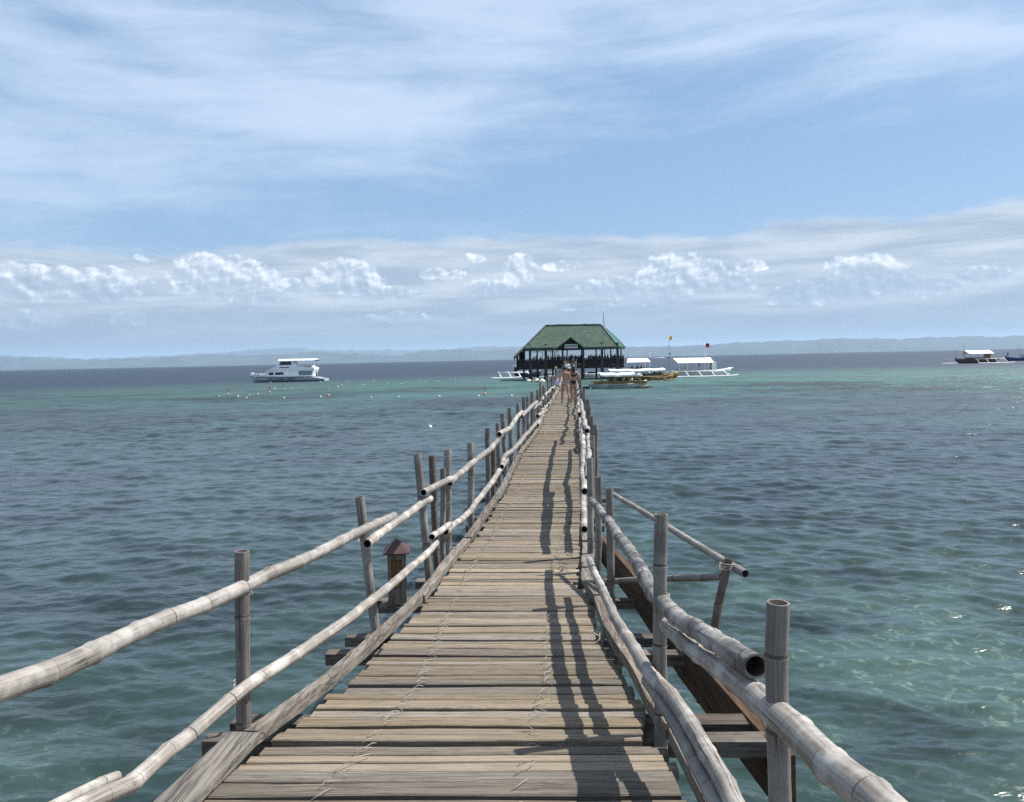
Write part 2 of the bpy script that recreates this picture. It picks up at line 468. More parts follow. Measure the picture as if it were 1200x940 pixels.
def mat_wood(name, cols, axis=0, grain=1.0, rough=0.85, dirt=0.5, rv=(0.75, 1.15), paint=None):
    mt, nt, b = new_mat(name)
    oc = nt.new('ShaderNodeTexCoord').outputs['Object']
    rnd = nt.new('ShaderNodeObjectInfo').outputs['Random']
    rnd2 = nt.m('FRACT', nt.m('MULTIPLY', rnd, 17.31))
    gy = 1.0 * grain
    sc = [gy * 45] * 3; sc[axis] = gy * 1.6
    v = nt.vm('ADD', oc, nt.xyz(nt.m('MULTIPLY', rnd, 61.0), nt.m('MULTIPLY', rnd2, 23.0), nt.m('MULTIPLY', rnd, 7.0)))
    g1 = nt.noise(nt.mapv(v, tuple(sc)), 1.0, 6.0, 0.62, 0.12)
    sc2 = [gy * 130] * 3; sc2[axis] = gy * 3.0
    g2 = nt.noise(nt.mapv(v, tuple(sc2)), 1.0, 3.0, 0.6)
    sc3 = [gy * 14] * 3; sc3[axis] = gy * 0.9
    crack = nt.noise(nt.mapv(v, tuple(sc3)), 1.0, 4.0, 0.55)
    blot = nt.noise(v, 3.5, 4.0, 0.6)
    c = nt.mix(nt.ss(g1, 0.37, 0.62), cols[0], cols[1])
    c = nt.mix(nt.m('MULTIPLY', nt.ss(blot, 0.45, 0.7), 0.55), c, cols[2])
    c = nt.mix(nt.m('MULTIPLY', nt.ss(nt.m('ABSOLUTE', nt.m('SUBTRACT', crack, 0.5)), 0.022, 0.0), dirt), c, tuple(k * 0.22 for k in cols[0]))
    c = nt.mix(nt.m('MULTIPLY', nt.ss(nt.noise(v, 8.0, 5.0, 0.7), 0.56, 0.72), dirt * 0.8), c, tuple(k * 0.45 for k in cols[0]))
    c = nt.mix(nt.m('MULTIPLY', nt.ss(g2, 0.60, 0.78), 0.5), c, tuple(k * 0.35 for k in cols[0]))
    hsv = nt.new('ShaderNodeHueSaturation'); nt.put(hsv.inputs['Color'], c)
    nt.put(hsv.inputs['Value'], nt.lin(rnd, 0, 1, rv[0], rv[1])); nt.put(hsv.inputs['Saturation'], nt.lin(rnd2, 0, 1, 0.65, 1.2))
    nt.put(b.inputs['Base Color'], hsv.outputs[0])
    b.inputs['Roughness'].default_value = rough; b.inputs['Specular IOR Level'].default_value = 0.2
    h = nt.m('ADD', nt.m('ADD', g1, nt.m('MULTIPLY', g2, 0.5)), nt.m('MULTIPLY', nt.ss(nt.m('ABSOLUTE', nt.m('SUBTRACT', crack, 0.5)), 0.0, 0.03), 0.8))
    nt.put(b.inputs['Normal'], nt.bump(h, 0.6, 0.006))
    return mt
M['plank'] = mat_wood('weathered_planks', ((0.110, 0.085, 0.060), (0.335, 0.278, 0.208), (0.255, 0.222, 0.180)), 0, 1.0, rv=(0.66, 1.15), dirt=0.85)
M['plank_pale'] = mat_wood('newer_planks', ((0.25, 0.20, 0.145), (0.37, 0.305, 0.23), (0.31, 0.26, 0.205)), 0, 1.0, rv=(0.9, 1.1))
M['curb'] = mat_wood('kerb_timber', ((0.11, 0.092, 0.074), (0.235, 0.20, 0.162), (0.185, 0.168, 0.148)), 1, 1.0)
M['joist'] = mat_wood('dark_joist', ((0.06, 0.05, 0.042), (0.13, 0.11, 0.092), (0.20, 0.18, 0.16)), 0, 1.0)
M['beam'] = mat_wood('brown_beam', ((0.06, 0.036, 0.02), (0.115, 0.068, 0.038), (0.10, 0.06, 0.04)), 1, 0.7)
M['rope'] = simple('pale_cord', (0.30, 0.275, 0.235), 0.85)
M['white'] = simple('white_paint', (0.80, 0.80, 0.79), 0.4, 0.05, 1.0)
M['canvas'] = simple('white_canvas', (0.82, 0.82, 0.82), 0.7, 0.05, 0.8)
M['hullgrey'] = simple('hull_pale_grey', (0.40, 0.44, 0.47), 0.35, 0.08, 1.0)
M['glass'] = simple('dark_cabin_glass', (0.012, 0.014, 0.02), 0.08, 0.2)
M['navy'] = simple('navy_paint', (0.02, 0.025, 0.04), 0.4)
M['yellow'] = simple('yellow_hull', (0.20, 0.135, 0.03), 0.5, 0.3, 2.0)
M['mint'] = simple('pale_green_hull', (0.36, 0.44, 0.40), 0.45, 0.12, 1.5)
M['brownhull'] = simple('dark_brown_hull', (0.10, 0.07, 0.04), 0.55, 0.3, 2.0)
M['bamboo_float'] = simple('white_painted_bamboo', (0.74, 0.74, 0.73), 0.5, 0.08, 2.0)
M['redflag'] = simple('red_cloth', (0.30, 0.02, 0.035), 0.8)
M['yellowflag'] = simple('yellow_cloth', (0.75, 0.5, 0.05), 0.8)
M['darkpole'] = simple('dark_pole', (0.10, 0.09, 0.085), 0.7)
M['steel'] = simple('grey_mast', (0.40, 0.42, 0.44), 0.5)
M['orange'] = simple('orange_float', (0.46, 0.22, 0.15), 0.6)
M['foam'] = simple('white_float', (0.60, 0.61, 0.60), 0.5, 0.05)

# ------------------------------------------------------------------ water
def mat_water():
    mt, nt, b = new_mat('sea_water')
    geo = nt.new('ShaderNodeNewGeometry').outputs['Position']
    x, y, z = nt.sep(geo)
    pos = nt.xyz(x, y, 0.0)
    d = nt.m('SQRT', nt.m('ADD', nt.m('MULTIPLY', x, x), nt.m('MULTIPLY', y, y)))
    n1 = nt.noise(nt.mapv(pos, (0.05, 0.09, 1)), 1.0, 5.0, 0.6, 0.5)      # reef patches, tens of metres
    n2 = nt.noise(nt.mapv(pos, (0.28, 0.40, 1)), 1.0, 5.0, 0.6, 0.6)      # coral heads; also the wave streaks painted far out
    n3 = nt.noise(nt.mapv(pos, (6.5, 7.0, 1)), 1.0, 5.0, 0.7, 0.6)       # pale rubble seen through the surface
    reef = (0.010, 0.018, 0.018); teal = (0.026, 0.050, 0.046); turq = (0.037, 0.116, 0.100); deep = (0.004, 0.017, 0.036)
    c = nt.mix(nt.ss(nt.m('ADD', nt.m('MULTIPLY', n1, 0.6), nt.m('MULTIPLY', n2, 0.4)), 0.40, 0.62), reef, teal)
    band = nt.m('MULTIPLY', nt.ss(nt.m('ADD', y, nt.m('MULTIPLY', nt.m('SUBTRACT', n1, 0.5), 150.0)), 38.0, 112.0), 0.85)
    band = nt.m('MULTIPLY', band, nt.ss(nt.m('ADD', nt.m('MULTIPLY', n2, 0.7), nt.m('MULTIPLY', n1, 0.3)), 0.34, 0.60, 0.35, 1.0))  # dark wave streaks put into the turquoise as patches of colour
    band = nt.m('MULTIPLY', band, nt.ss(x, -45.0, 12.0, 0.50, 1.0))
    c = nt.mix(band, c, turq)
    # shallow sand and rubble by the right of the jetty
    dx = nt.m('SUBTRACT', x, 4.6); dy = nt.m('SUBTRACT', y, 8.0)
    sh = nt.m('EXPONENT', nt.m('MULTIPLY', nt.m('ADD', nt.m('MULTIPLY', nt.m('MULTIPLY', dx, dx), 0.05), nt.m('MULTIPLY', nt.m('MULTIPLY', dy, dy), 0.045)), -1.0))
    dx2 = nt.m('ADD', x, 5.0); dy2 = nt.m('SUBTRACT', y, 5.6)
    sh2 = nt.m('EXPONENT', nt.m('MULTIPLY', nt.m('ADD', nt.m('MULTIPLY', dx2, dx2), nt.m('MULTIPLY', nt.m('MULTIPLY', dy2, dy2), 0.6)), -0.6))
    shal = nt.m('MAXIMUM', sh, sh2)
    shal = nt.m('MULTIPLY', shal, nt.ss(n2, 0.36, 0.60))
    c = nt.mix(nt.m('MULTIPLY', shal, 0.80), c, (0.048, 0.086, 0.075))
    c = nt.mix(nt.m('MULTIPLY', nt.m('MULTIPLY', shal, nt.ss(n3, 0.52, 0.70)), 0.55), c, (0.20, 0.28, 0.21))
    dd = nt.ss(nt.m('ADD', d, nt.m('ADD', nt.m('MULTIPLY', nt.m('SUBTRACT', n1, 0.5), 55.0), nt.m('MULTIPLY', x, -0.12))), 112.0, 192.0)
    c = nt.mix(dd, c, deep)
    def ridged(v): return nt.m('SUBTRACT', 1.0, nt.m('ABSOLUTE', nt.m('SUBTRACT', nt.m('MULTIPLY', v, 2.0), 1.0)))
    r1 = ridged(nt.noise(nt.mapv(pos, (2.3, 4.6, 1), (0, 0, 0), (0, 0, R(14))), 1.0, 3.0, 0.55, 0.5))
    r0 = ridged(nt.noise(nt.mapv(pos, (1.0, 2.1, 1), (4, 7, 0), (0, 0, R(-10))), 1.0, 3.0, 0.5, 0.6))
    r2 = nt.noise(nt.mapv(pos, (0.55, 1.0, 1), (0, 0, 0), (0, 0, R(-12))), 1.0, 5.0, 0.6, 0.3)
    hh = nt.m('ADD', nt.m('MULTIPLY', r1, 0.15), nt.m('MULTIPLY', r0, nt.ss(d, 6.0, 60.0, 0.18, 0.80)))
    bp = nt.new('ShaderNodeBump'); nt.put(bp.inputs['Height'], nt.m('ADD', hh, nt.m('MULTIPLY', r2, nt.ss(d, 15.0, 100.0, 0.1, 4.2))))
    bp.inputs['Strength'].default_value = 0.6; bp.inputs['Distance'].default_value = 0.16
    nrm = bp.outputs[0]
    # light coming back out of the water, and the mirror on top of it; far off the unresolved wave faces keep the mirror from ever filling
    dif = nt.new('ShaderNodeBsdfDiffuse'); nt.put(dif.inputs['Color'], c)
    gl = nt.new('ShaderNodeBsdfGlossy'); gl.inputs['Color'].default_value = (1, 1, 1, 1)
    nt.put(gl.inputs['Roughness'], nt.lin(d, 8.0, 120.0, 0.17, 0.36)); nt.l.new(nrm, gl.inputs['Normal'])
    fr = nt.new('ShaderNodeFresnel'); fr.inputs['IOR'].default_value = 1.333; nt.l.new(nrm, fr.inputs['Normal'])
    fac = nt.m('MINIMUM', fr.outputs[0], nt.m('MAXIMUM', nt.lin(d, 10.0, 90.0, 0.48, 0.17), 0.10))
    mx = nt.new('ShaderNodeMixShader'); nt.put(mx.inputs[0], fac); nt.l.new(dif.outputs[0], mx.inputs[1]); nt.l.new(gl.outputs[0], mx.inputs[2])
    nt.l.new(mx.outputs[0], nt.n['Material Output'].inputs['Surface'])
    nt.n.remove(b)
    return mt

def build_water():
    rad = [0.0, 1.0, 2.0, 3.0]
    while rad[-1] < 420: rad.append(rad[-1] + max(0.024, rad[-1] * 0.0040))
    while rad[-1] < 45000: rad.append(rad[-1] * 1.12)
    rad = np.array(rad[1:])
    fine = np.radians(np.arange(-40, 40.01, 0.155))
    coarse = np.radians(np.arange(43, 317.1, 3.0))
    az = np.concatenate([fine, coarse])
    nr, na = len(rad), len(az)
    RR, AA = np.meshgrid(rad, az, indexing='ij')
    X = RR * np.sin(AA); Y = RR * np.cos(AA); Z = np.zeros_like(X)
    sp = np.gradient(rad)
    W = []
    for i in range(124):
        lam = 10 ** RNG.uniform(math.log10(0.13), math.log10(2.1))
        th = math.radians(-100 + RNG.normal(0, 27))          # travelling towards the viewer and a little to the left
        slope = 0.026 if lam < 0.75 else (0.020 if lam < 1.2 else 0.012)
        W.append((lam, th, slope, RNG.uniform(0, 6.283)))
    for i in range(18):
        lam = 10 ** RNG.uniform(math.log10(2.8), math.log10(7.5))
        W.append((lam, math.radians(-100 + RNG.normal(0, 36)), 0.0035, RNG.uniform(0, 6.283)))
    n_in = np.searchsorted(rad, 900.0)
    amp = np.zeros(nr)
    for lam, th, slope, ph in W:
        k = 2 * math.pi / lam
        att = np.clip((lam / sp - 2.0) / 2.0, 0, 1)
        rows = np.where(att > 0)[0]
        if len(rows) == 0: continue
        e = rows[-1] + 1
        kx, ky = k * math.sin(math.radians(90) - th), k * math.cos(math.radians(90) - th)
        # gently bend each train so the crests are short
        phase = X[:e] * kx + Y[:e] * ky + ph + 1.1 * np.sin(X[:e] * 0.9 / lam + ph * 3) + 0.8 * np.sin(Y[:e] * 0.6 / lam + ph * 5)
        Z[:e] += (slope * lam / (2 * math.pi) * att[:e])[:, None] * np.sin(phase)
    gust = 0.85 + 0.35 * np.sin(X * 0.11 + 1.3 * np.sin(Y * 0.07)) * np.sin(Y * 0.09 + 0.6)
    q_ = np.clip((RR - 9) / 45, 0, 1); Z *= gust * (1 + 0.9 * q_ * q_ * (3 - 2 * q_))
    Z += 0.6 * Z * np.abs(Z) * (Z > 0)
    Z *= 1.0 * np.clip((900 - RR) / 500, 0, 1)
    co = np.stack([X, Y, Z], -1).reshape(-1, 3)
    co = np.vstack([co, [[0, 0, 0]]])
    idx = np.arange(nr * na).reshape(nr, na)
    a = idx[:-1, :]; b = idx[1:, :]
    a2 = np.roll(a, -1, 1); b2 = np.roll(b, -1, 1)
    quads = np.stack([a, a2, b2, b], -1).reshape(-1, 4)
    cen = nr * na
    tris = np.stack([np.full(na, cen), idx[0], np.roll(idx[0], -1)], -1)
    me = bpy.data.meshes.new('sea')
    nv = len(co); nl = quads.size + tris.size; nf = len(quads) + len(tris)
    me.vertices.add(nv); me.vertices.foreach_set('co', co.ravel())
    me.loops.add(nl); me.loops.foreach_set('vertex_index', np.concatenate([quads.ravel(), tris.ravel()]).astype(np.int32))
    me.polygons.add(nf)
    ls = np.concatenate([np.arange(len(quads)) * 4, quads.size + np.arange(len(tris)) * 3]).astype(np.int32)
    me.polygons.foreach_set('loop_start', ls)
    me.polygons.foreach_set('use_smooth', np.ones(nf, dtype=bool))
    me.update(calc_edges=True); me.validate()
    o = link('sea', me, [mat_water()], kind='structure')
    o['label'] = 'choppy blue green sea with paler shallows'
    return o
build_water()

# ------------------------------------------------------------------ hills across the strait
def build_hills():
    mt = simple('wooded_hills', (0.035, 0.052, 0.042), 0.95, 0.35, 0.002)
    mt2 = simple('far_hills', (0.036, 0.052, 0.045), 0.95, 0.3, 0.002)
    def ridge(name, prof, dist, depth, mtl, label, extend=True, seed=1, jit=1.0):
        """prof: (px, py) skyline points; real heights at that distance, tops run back and down behind the crest"""
        rd = np.random.default_rng(seed)
        xs = np.arange(-1500, 2701, 6.0)
        py = np.interp(xs, [p[0] for p in prof], [p[1] for p in prof])
        tops = []
        for x, y_ in zip(xs, py):
            u = x * dist / 900.0
            j = jit * (1.2 * math.sin(x * 0.083 + seed) * math.sin(x * 0.031) + 0.6 * math.sin(x * 0.31 + seed * 2) + rd.normal(0, 0.28))
            X = (x - 600) / 900.0 * dist
            hz = 421.0 - (x - 600) * 0.0213
            tops.append((X, max(2.0, (hz - y_ + j - 1.4) / 900.0 * dist + CAMZ)))
        rows = []
        n = len(tops)
        for fy, fz in ((-0.5, -0.02), (-0.46, 0.10), (-0.3, 0.42), (-0.14, 0.80), (0.0, 1.0), (0.3, 0.7), (0.5, -0.02)):
            rows.append([(X * (1 + fy * depth / dist), dist + fy * depth + 0.02 * depth * math.sin(i * 0.37 + fy * 9), h * fz * (1 + (0.12 * math.sin(i * 0.9 + fy * 20) + 0.1 * math.sin(i * 0.33 + fy * 31) if 0 < fz < 1 else 0))) for i, (X, h) in enumerate(tops)])
        mb = MB(); mb.loft(rows, 0, False, False, True)
        o = link(name, mb.mesh(name), [mtl], kind='structure'); o['label'] = label
    # px profiles: near shore left, mid range, far range, right shore
    ridge('far_hills', [(-1500, 416), (0, 414), (100, 419), (200, 415.5), (300, 408.5), (350, 406.5), (400, 409), (450, 409), (520, 408), (570, 405), (640, 404), (700, 404), (780, 404.5), (900, 404), (1200, 399), (2700, 380)], 17000, 1800, mt2, 'pale blue hills farthest across the strait', seed=2, jit=0.7)
    ridge('hills', [(-1500, 424), (-200, 415), (0, 416.5), (40, 418), (120, 420), (180, 418), (240, 414), (300, 415), (340, 413), (372, 411), (420, 413.5), (470, 415), (500, 410.5), (530, 409), (570, 408.5), (640, 407.5), (720, 406.5), (780, 405), (860, 401), (900, 398.5), (960, 396.5), (1000, 395.5), (1060, 395), (1120, 393.5), (1200, 392), (1500, 384), (2700, 372)], 11000, 1500, mt, 'long blue wooded shore across the strait', seed=5, jit=0.75)
    # low headland at the far right, nearer
    ridge('headland', [(-1500, 480), (1120, 415), (1165, 408.6), (1185, 406.5), (1230, 404.5), (1500, 396), (2700, 380)], 7000, 700, mt, 'low dark headland at the right edge', seed=9, jit=0.3)
build_hills()

# ------------------------------------------------------------------ jetty line
# (pixel row, left edge px, right edge px, drop of the deck below the eye)
ST = [(930, 228, 803, 1.44), (875, 306, 782, 1.46), (866, 318, 764, 1.465), (800, 406, 738, 1.55), (746, 461, 704, 1.645), (697, 506, 690, 1.74), (688, 513, 677, 1.757), (661, 531, 679, 1.80), (634, 555, 681, 1.85),
      (601, 576, 682, 1.88), (577, 592, 681.5, 1.90), (542, 607, 680, 1.91), (509, 629, 678, 1.93), (488, 639, 677, 1.97), (472, 648.5, 676.5, 2.0)]
_L, _R = [], []
for (py, lx, rx, H) in ST:
    a = onz(lx, py, CAMZ - H); b = onz(rx, py, CAMZ - H)
    _L.append(a); _R.append(b)
# the near end, under the viewer
_L = [Vector((-1.05, -2.5, CAMZ - 1.40)), Vector((-1.04, 1.2, CAMZ - 1.42))] + _L
_R = [Vector((0.60, -2.5, CAMZ - 1.40)), Vector((0.58, 1.2, CAMZ - 1.42))] + _R
# the far end: level to 78 m, then a ramp up to the pavilion floor
PAVZ = Q(668, 428.3, 120).z
for (Y, cx, H, W) in ((48, 664.5, 2.03, 1.05), (62, 666.0, 2.05, 1.1), (78, 667.0, 2.02, 1.1), (95, 668.0, None, 1.15), (119.4, 669.5, None, 1.4)):
    z = CAMZ - H if H else None
    if z is None: z = (CAMZ - 2.02) + (PAVZ - CAMZ + 2.02) * (Y - 78) / (119.4 - 78)
    c = Q(cx, 440, Y); c.z = z
    _L.append(Vector((c.x - W / 2, Y, z))); _R.append(Vector((c.x + W / 2, Y, z)))
S = np.array([(a.y + b.y) / 2 for a, b in zip(_L, _R)])
assert np.all(np.diff(S) > 0), S
def pchip(xs, ys):
    h = np.diff(xs); d = np.diff(ys) / h; n = len(xs); m = np.zeros(n)
    m[0], m[-1] = d[0], d[-1]
    for i in range(1, n - 1):
        if d[i - 1] * d[i] > 0:
            w1, w2 = 2 * h[i] + h[i - 1], h[i] + 2 * h[i - 1]
            m[i] = (w1 + w2) / (w1 / d[i - 1] + w2 / d[i])
    def f(x):
        i = int(np.clip(np.searchsorted(xs, x) - 1, 0, n - 2)); t = (x - xs[i]) / h[i]
        return ((2 * t**3 - 3 * t**2 + 1) * ys[i] + (t**3 - 2 * t**2 + t) * h[i] * m[i] + (-2 * t**3 + 3 * t**2) * ys[i + 1] + (t**3 - t**2) * h[i] * m[i + 1])
    return f
_fl = [pchip(S, np.array([p[k] for p in _L])) for k in range(3)]
_fr = [pchip(S, np.array([p[k] for p in _R])) for k in range(3)]
EL = lambda s: Vector((_fl[0](s), _fl[1](s), _fl[2](s)))
ER = lambda s: Vector((_fr[0](s), _fr[1](s), _fr[2](s)))
def dk(s, t, dz=0.0):
    p = EL(s).lerp(ER(s), t); p.z += dz; return p
def acr(s):                                     # unit vector across the deck, left to right
    v = ER(s) - EL(s); v.z = 0; return v.normalized()
def out(s, side, off, dz=0.0):                  # point off the left (-1) or right (+1) edge
    p = (EL(s) if side < 0 else ER(s)) + acr(s) * (off * side); p.z += dz; return p
SEND = 119.0

def by_edge(px, py, side, off):                 # point of a line of sight over the line that runs off the deck edge
    d = ray(px, py); best = None
    ss_ = np.concatenate([np.arange(0.2, 12, 0.02), np.arange(12, 60, 0.1)])
    for s in ss_:
        e = out(s, side, off); X = d.x * (e.y / d.y)
        er = abs(X - e.x) / (e.y)
        if best is None or er < best[0]: best = (er, s, e.y)
    return CAM + d * (best[2] / d.y), best[1]
def by_height(px, py, side, off, h, s0=0.3, s1=60.0):   # point of a line of sight at height h over the deck edge
    d = ray(px, py); best = None
    for s in np.arange(s0, s1, 0.02):
        e = out(s, side, off); z = CAMZ + d.z * (e.y / d.y)
        er = abs(z - (e.z + h)) / e.y
        if best is None or er < best[0]: best = (er, s, e.y)
    return CAM + d * (best[2] / d.y), best[1]

# ------------------------------------------------------------------ boardwalk
BW = thing('boardwalk', 'long weathered plank boardwalk on stilts leading out to the thatched pavilion', 'boardwalk', (-0.2, 2.0, CAMZ - 1.44))
BO = tuple(BW.location)
def plank_mesh(seed):
    rd = random.Random(seed); rings = []
    n = 6
    for i in range(n):
        x = -0.5 + i / (n - 1); y0 = -0.5 + rd.uniform(-0.04, 0.085); y1 = 0.5 + rd.uniform(-0.085, 0.04)
        zt = rd.uniform(-0.06, 0.06)
        rings.append([(x, y0, -1.0), (x, y1, -1.0), (x, y1, -0.14 + zt), (x, y1 - 0.05, zt), (x, y0 + 0.05, zt), (x, y0, -0.14 + zt)])
    mb = MB(); mb.loft(rings, 0, True, True, False)
    me = mb.mesh('plank')
    return me
PM = [plank_mesh(i) for i in range(14)]
PMP = [plank_mesh(100 + i) for i in range(3)]
for me in PM: me.materials.append(M['plank'])
for me in PMP: me.materials.append(M['plank_pale'])
rest = MB()
s = -2.4; npl = 0
joint = []
while s < SEND:
    w = random.choice((random.uniform(0.055, 0.085), random.uniform(0.075, 0.11), random.uniform(0.095, 0.135)))
    if s < 3.3: w = min(w, random.uniform(0.07, 0.105))
    gap = random.choice((0.005, 0.007, 0.009, 0.012, 0.018, 0.028))
    c = dk(s + w / 2, 0.5); a, b = EL(s + w / 2), ER(s + w / 2)
    fw = (dk(s + w, 0.5) - dk(s, 0.5))
    wy = fw.length - gap
    Lh = (b - a).length + random.uniform(-0.05, 0.03)
    ang = math.atan2((b - a).y, (b - a).x) + random.uniform(-0.006, 0.006)
    pit = math.atan2(fw.z, math.hypot(fw.x, fw.y)) + random.uniform(-0.05, 0.05)
    loc = Vector(c) + Vector((random.uniform(-0.02, 0.02), 0, random.uniform(-0.011, 0.005)))
    joint.append(s + w)
    if s > 1.55 and npl < 298:
        pale = random.random() < 0.035 or (2.62 < s < 2.74)
        o = bpy.data.objects.new('plank', random.choice(PMP if pale else PM)); COL.objects.link(o)
        o.parent = BW; o.location = loc - Vector(BO)
        o.rotation_euler = (pit, random.uniform(-0.004, 0.004), ang)
        o.scale = (Lh, max(0.05, wy), 0.035)
        npl += 1
    else:
        rot = Matrix.Rotation(ang, 3, 'Z') @ Matrix.Rotation(pit, 3, 'X')
        rest.box(loc - Vector((0, 0, 0.017)), (Lh, max(0.05, wy), 0.034), rot)
    s += w
part('planking', rest, M['plank'], BW, kind='stuff', world=BO)

# kerb boards along both edges
def kerb(side, cuts, w, h, off, label=None):
    for i in range(len(cuts) - 1):
        a, b = cuts[i], cuts[i + 1]
        n = 5; dz = random.uniform(-0.012, 0.012); do = random.uniform(-0.012, 0.012)
        ww = w[i] if isinstance(w, list) and i < len(w) else (w[-1] if isinstance(w, list) else w)
        hh = h[i] if isinstance(h, list) and i < len(h) else (h[-1] if isinstance(h, list) else h)
        oo = off[i] if isinstance(off, list) and i < len(off) else (off[-1] if isinstance(off, list) else off)
        zz = 0.012 + hh / 2 + dz
        p0 = out(a + 0.01, side, oo + do, zz); p1 = out(b - 0.02, side, oo - do, zz)
        pts = []
        for k in range(n):
            t = k / (n - 1); q = p0.lerp(p1, t); g = out(a + (b - a) * t, side, oo, zz)
            pts.append(q.lerp(g, 0.75))
        mb = MB(); mb.sweep(pts, ww, hh, 0, rough=0.04)
        part('kerb_board', mb, M['curb'], BW, world=BO)
cl = [0.2, 2.84, 5.35, 7.6, 9.9, 12.4, 14.9, 17.8, 20.5, 24, 27.5, 31, 35, 39, 44, 50, 56, 63, 71, 80, 90, 100, 110, 119]
kerb(-1, cl, [0.12, 0.06, 0.075, 0.075], [0.035, 0.05, 0.05, 0.05], [0.065, 0.045, 0.04])
cr = [0.4, 2.86, 4.05, 5.75, 6.6, 7.5, 9.9, 12.6, 15.2, 18, 21, 24.5, 28, 32, 36, 41, 47, 54, 62, 71, 80, 90, 100, 110, 119]
kerb(1, cr, [0.07, 0.07, 0.07, 0.12, 0.12, 0.07], [0.05, 0.06, 0.06, 0.03, 0.03, 0.05], [0.06, 0.05, 0.05, 0.09, 0.08, 0.05])

# joists that stick out on both sides, stringers and piles
js = [0.9, 2.42, 3.02, 3.22, 4.3, 4.65, 5.62, 6.25, 7.6, 8.75, 9.2, 10.6]
while js[-1] < 117: js.append(js[-1] + random.uniform(1.3, 1.9) * (1 if js[-1] < 45 else 2.2))
for s in js:
    el = random.uniform(0.2, 0.42); er = random.uniform(0.15, 0.35)
    if 2.8 < s < 4.8: er = max(0.34, 0.985 - out(s, 1, 0).x); el = 0.34
    if abs(s - 5.62) < 0.01: el = 0.46; er = 0.52
    h = random.uniform(0.055, 0.075)
    if s == 2.42: el = 0.30
    a = out(s, -1, el, -0.040 - h / 2); b = out(s, 1, er, -0.040 - h / 2)
    mb = MB(); mb.sweep([a, a.lerp(b, .35), a.lerp(b, .7), b], random.uniform(0.07, 0.11), h, rough=0.06)
    part('joist', mb, M['joist'], BW, world=BO)
for t in (0.18, 0.82):
    mb = MB(); mb.sweep([dk(s, t, -0.18) for s in list(np.arange(-2, 45, 1.5)) + list(np.arange(46, 119, 4))], 0.09, 0.12)
    part('stringer', mb, M['joist'], BW, world=BO)
s = 1.7
while s < 117:
    for side in (-1, 1):
        p = out(s, side, random.uniform(-0.12, 0.02)); q = p + Vector((side * random.uniform(0.0, 0.1), random.uniform(-.05, .05), 0)); q.z = -1.4
        mb = MB(); mb.bamboo([p - Vector((0, 0, 0.12)), q], 0.055, 0.06, 8, 0.4, hollow=False)
        part('pile', mb, BM('post'), BW, world=BO)
    s += 2.4 if s < 40 else 5.0
# old brown beam outside the deck on the right
bpts = [Vector((0.84, 7.25, CAMZ - 1.83)), Vector((0.93, 5.6, CAMZ - 1.84)), Vector((0.99, 4.2, CAMZ - 1.76)), Vector((1.02, 2.95, CAMZ - 1.66))]
bpts = [Q(706, 643, 7.2), Q(741, 685, 5.75), Q(800, 770, 4.35), Q(897, 888, 3.02), Q(925, 922, 2.8)]
mb = MB(); mb.sweep(bpts, 0.05, 0.23, rough=0.03); part('edge_beam', mb, M['beam'], BW, label='dark brown beam outside the deck on the right', world=BO)

# cord stitched over the planks on both sides
rope = MB()
rd = random.Random(3)
s = 2.4
while s < 34:
    fr_l = np.interp(s, [2.5, 3.4, 5.5, 9, 14, 30], [.27, .27, .18, .14, .19, .22])
    fr_r = np.interp(s, [2.5, 3.3, 5.5, 9, 14, 30], [.66, .70, .78, .86, .84, .8])
    for t in (fr_l, fr_r):
        if rd.random() < (0.88 if t < .5 else 0.7):
            W = (ER(s) - EL(s)).length; dx = rd.uniform(.035, .06) / W; j = rd.uniform(-.012, .012) / W
            l = rd.uniform(.03, .10)
            p = [dk(s - l * .5, t - dx * .5 + j, .006), dk(s, t + j + rd.uniform(-.01, .01), .018), dk(s + l * .5, t + dx * .5 + j, .006)]
            if rd.random() < .25: p[0], p[2] = dk(s - l * .3, t + dx * .6 + j, .006), dk(s + l * .3, t - dx * .4 + j, .006)
            rope.tube(p, 0.0017 if s < 6 else 0.0026, 4)
    s += rd.uniform(.035, .075) if s < 12 else .12
for (px, py, n) in ((707, 748, 5), (668, 652, 4), (660, 668, 3)):
    for k in range(n):
        z = CAMZ - (1.64 if py > 700 else 1.76) if px > 500 else CAMZ - 1.53
        p0 = onz(px, py, z + .02); q = [p0 + Vector((rd.uniform(-.05, .05), rd.uniform(-.08, .08), rd.uniform(-.012, .02))) for _ in range(4)]
        rope.tube([p0] + q, 0.003, 4)
part('cord_stitching', rope, M['rope'], BW, kind='stuff', world=BO)

# ------------------------------------------------------------------ railings
RL = thing('bamboo_railing', 'left hand bamboo railing of the boardwalk, running past the small red roofed lantern', 'railing', tuple(out(3.0, -1, .1)), group='bamboo railings along the boardwalk')
RR_ = thing('bamboo_railing', 'right hand bamboo railing of the boardwalk, with mould blackened poles and an outrigger brace', 'railing', tuple(out(3.0, 1, .1)), group='bamboo railings along the boardwalk')
OL, OR = tuple(RL.location), tuple(RR_.location)
def lashing(root, off, p, r, axis=Vector((0, 0, 1)), label=None):
    mb = MB()
    ax = axis.normalized(); u = ax.orthogonal().normalized(); v = ax.cross(u)
    for k in range(4):
        tilt = random.uniform(-.5, .5)
        pts = [Vector(p) + (u * math.cos(a) + v * math.sin(a)) * r * 1.06 + ax * (r * .22 * (k - 1) + tilt * r * .5 * math.cos(a)) for a in [2 * math.pi * i / 9 for i in range(10)]]
        mb.tube(pts, 0.0024, 4)
    part('lashing', mb, M['rope'], root, world=off)

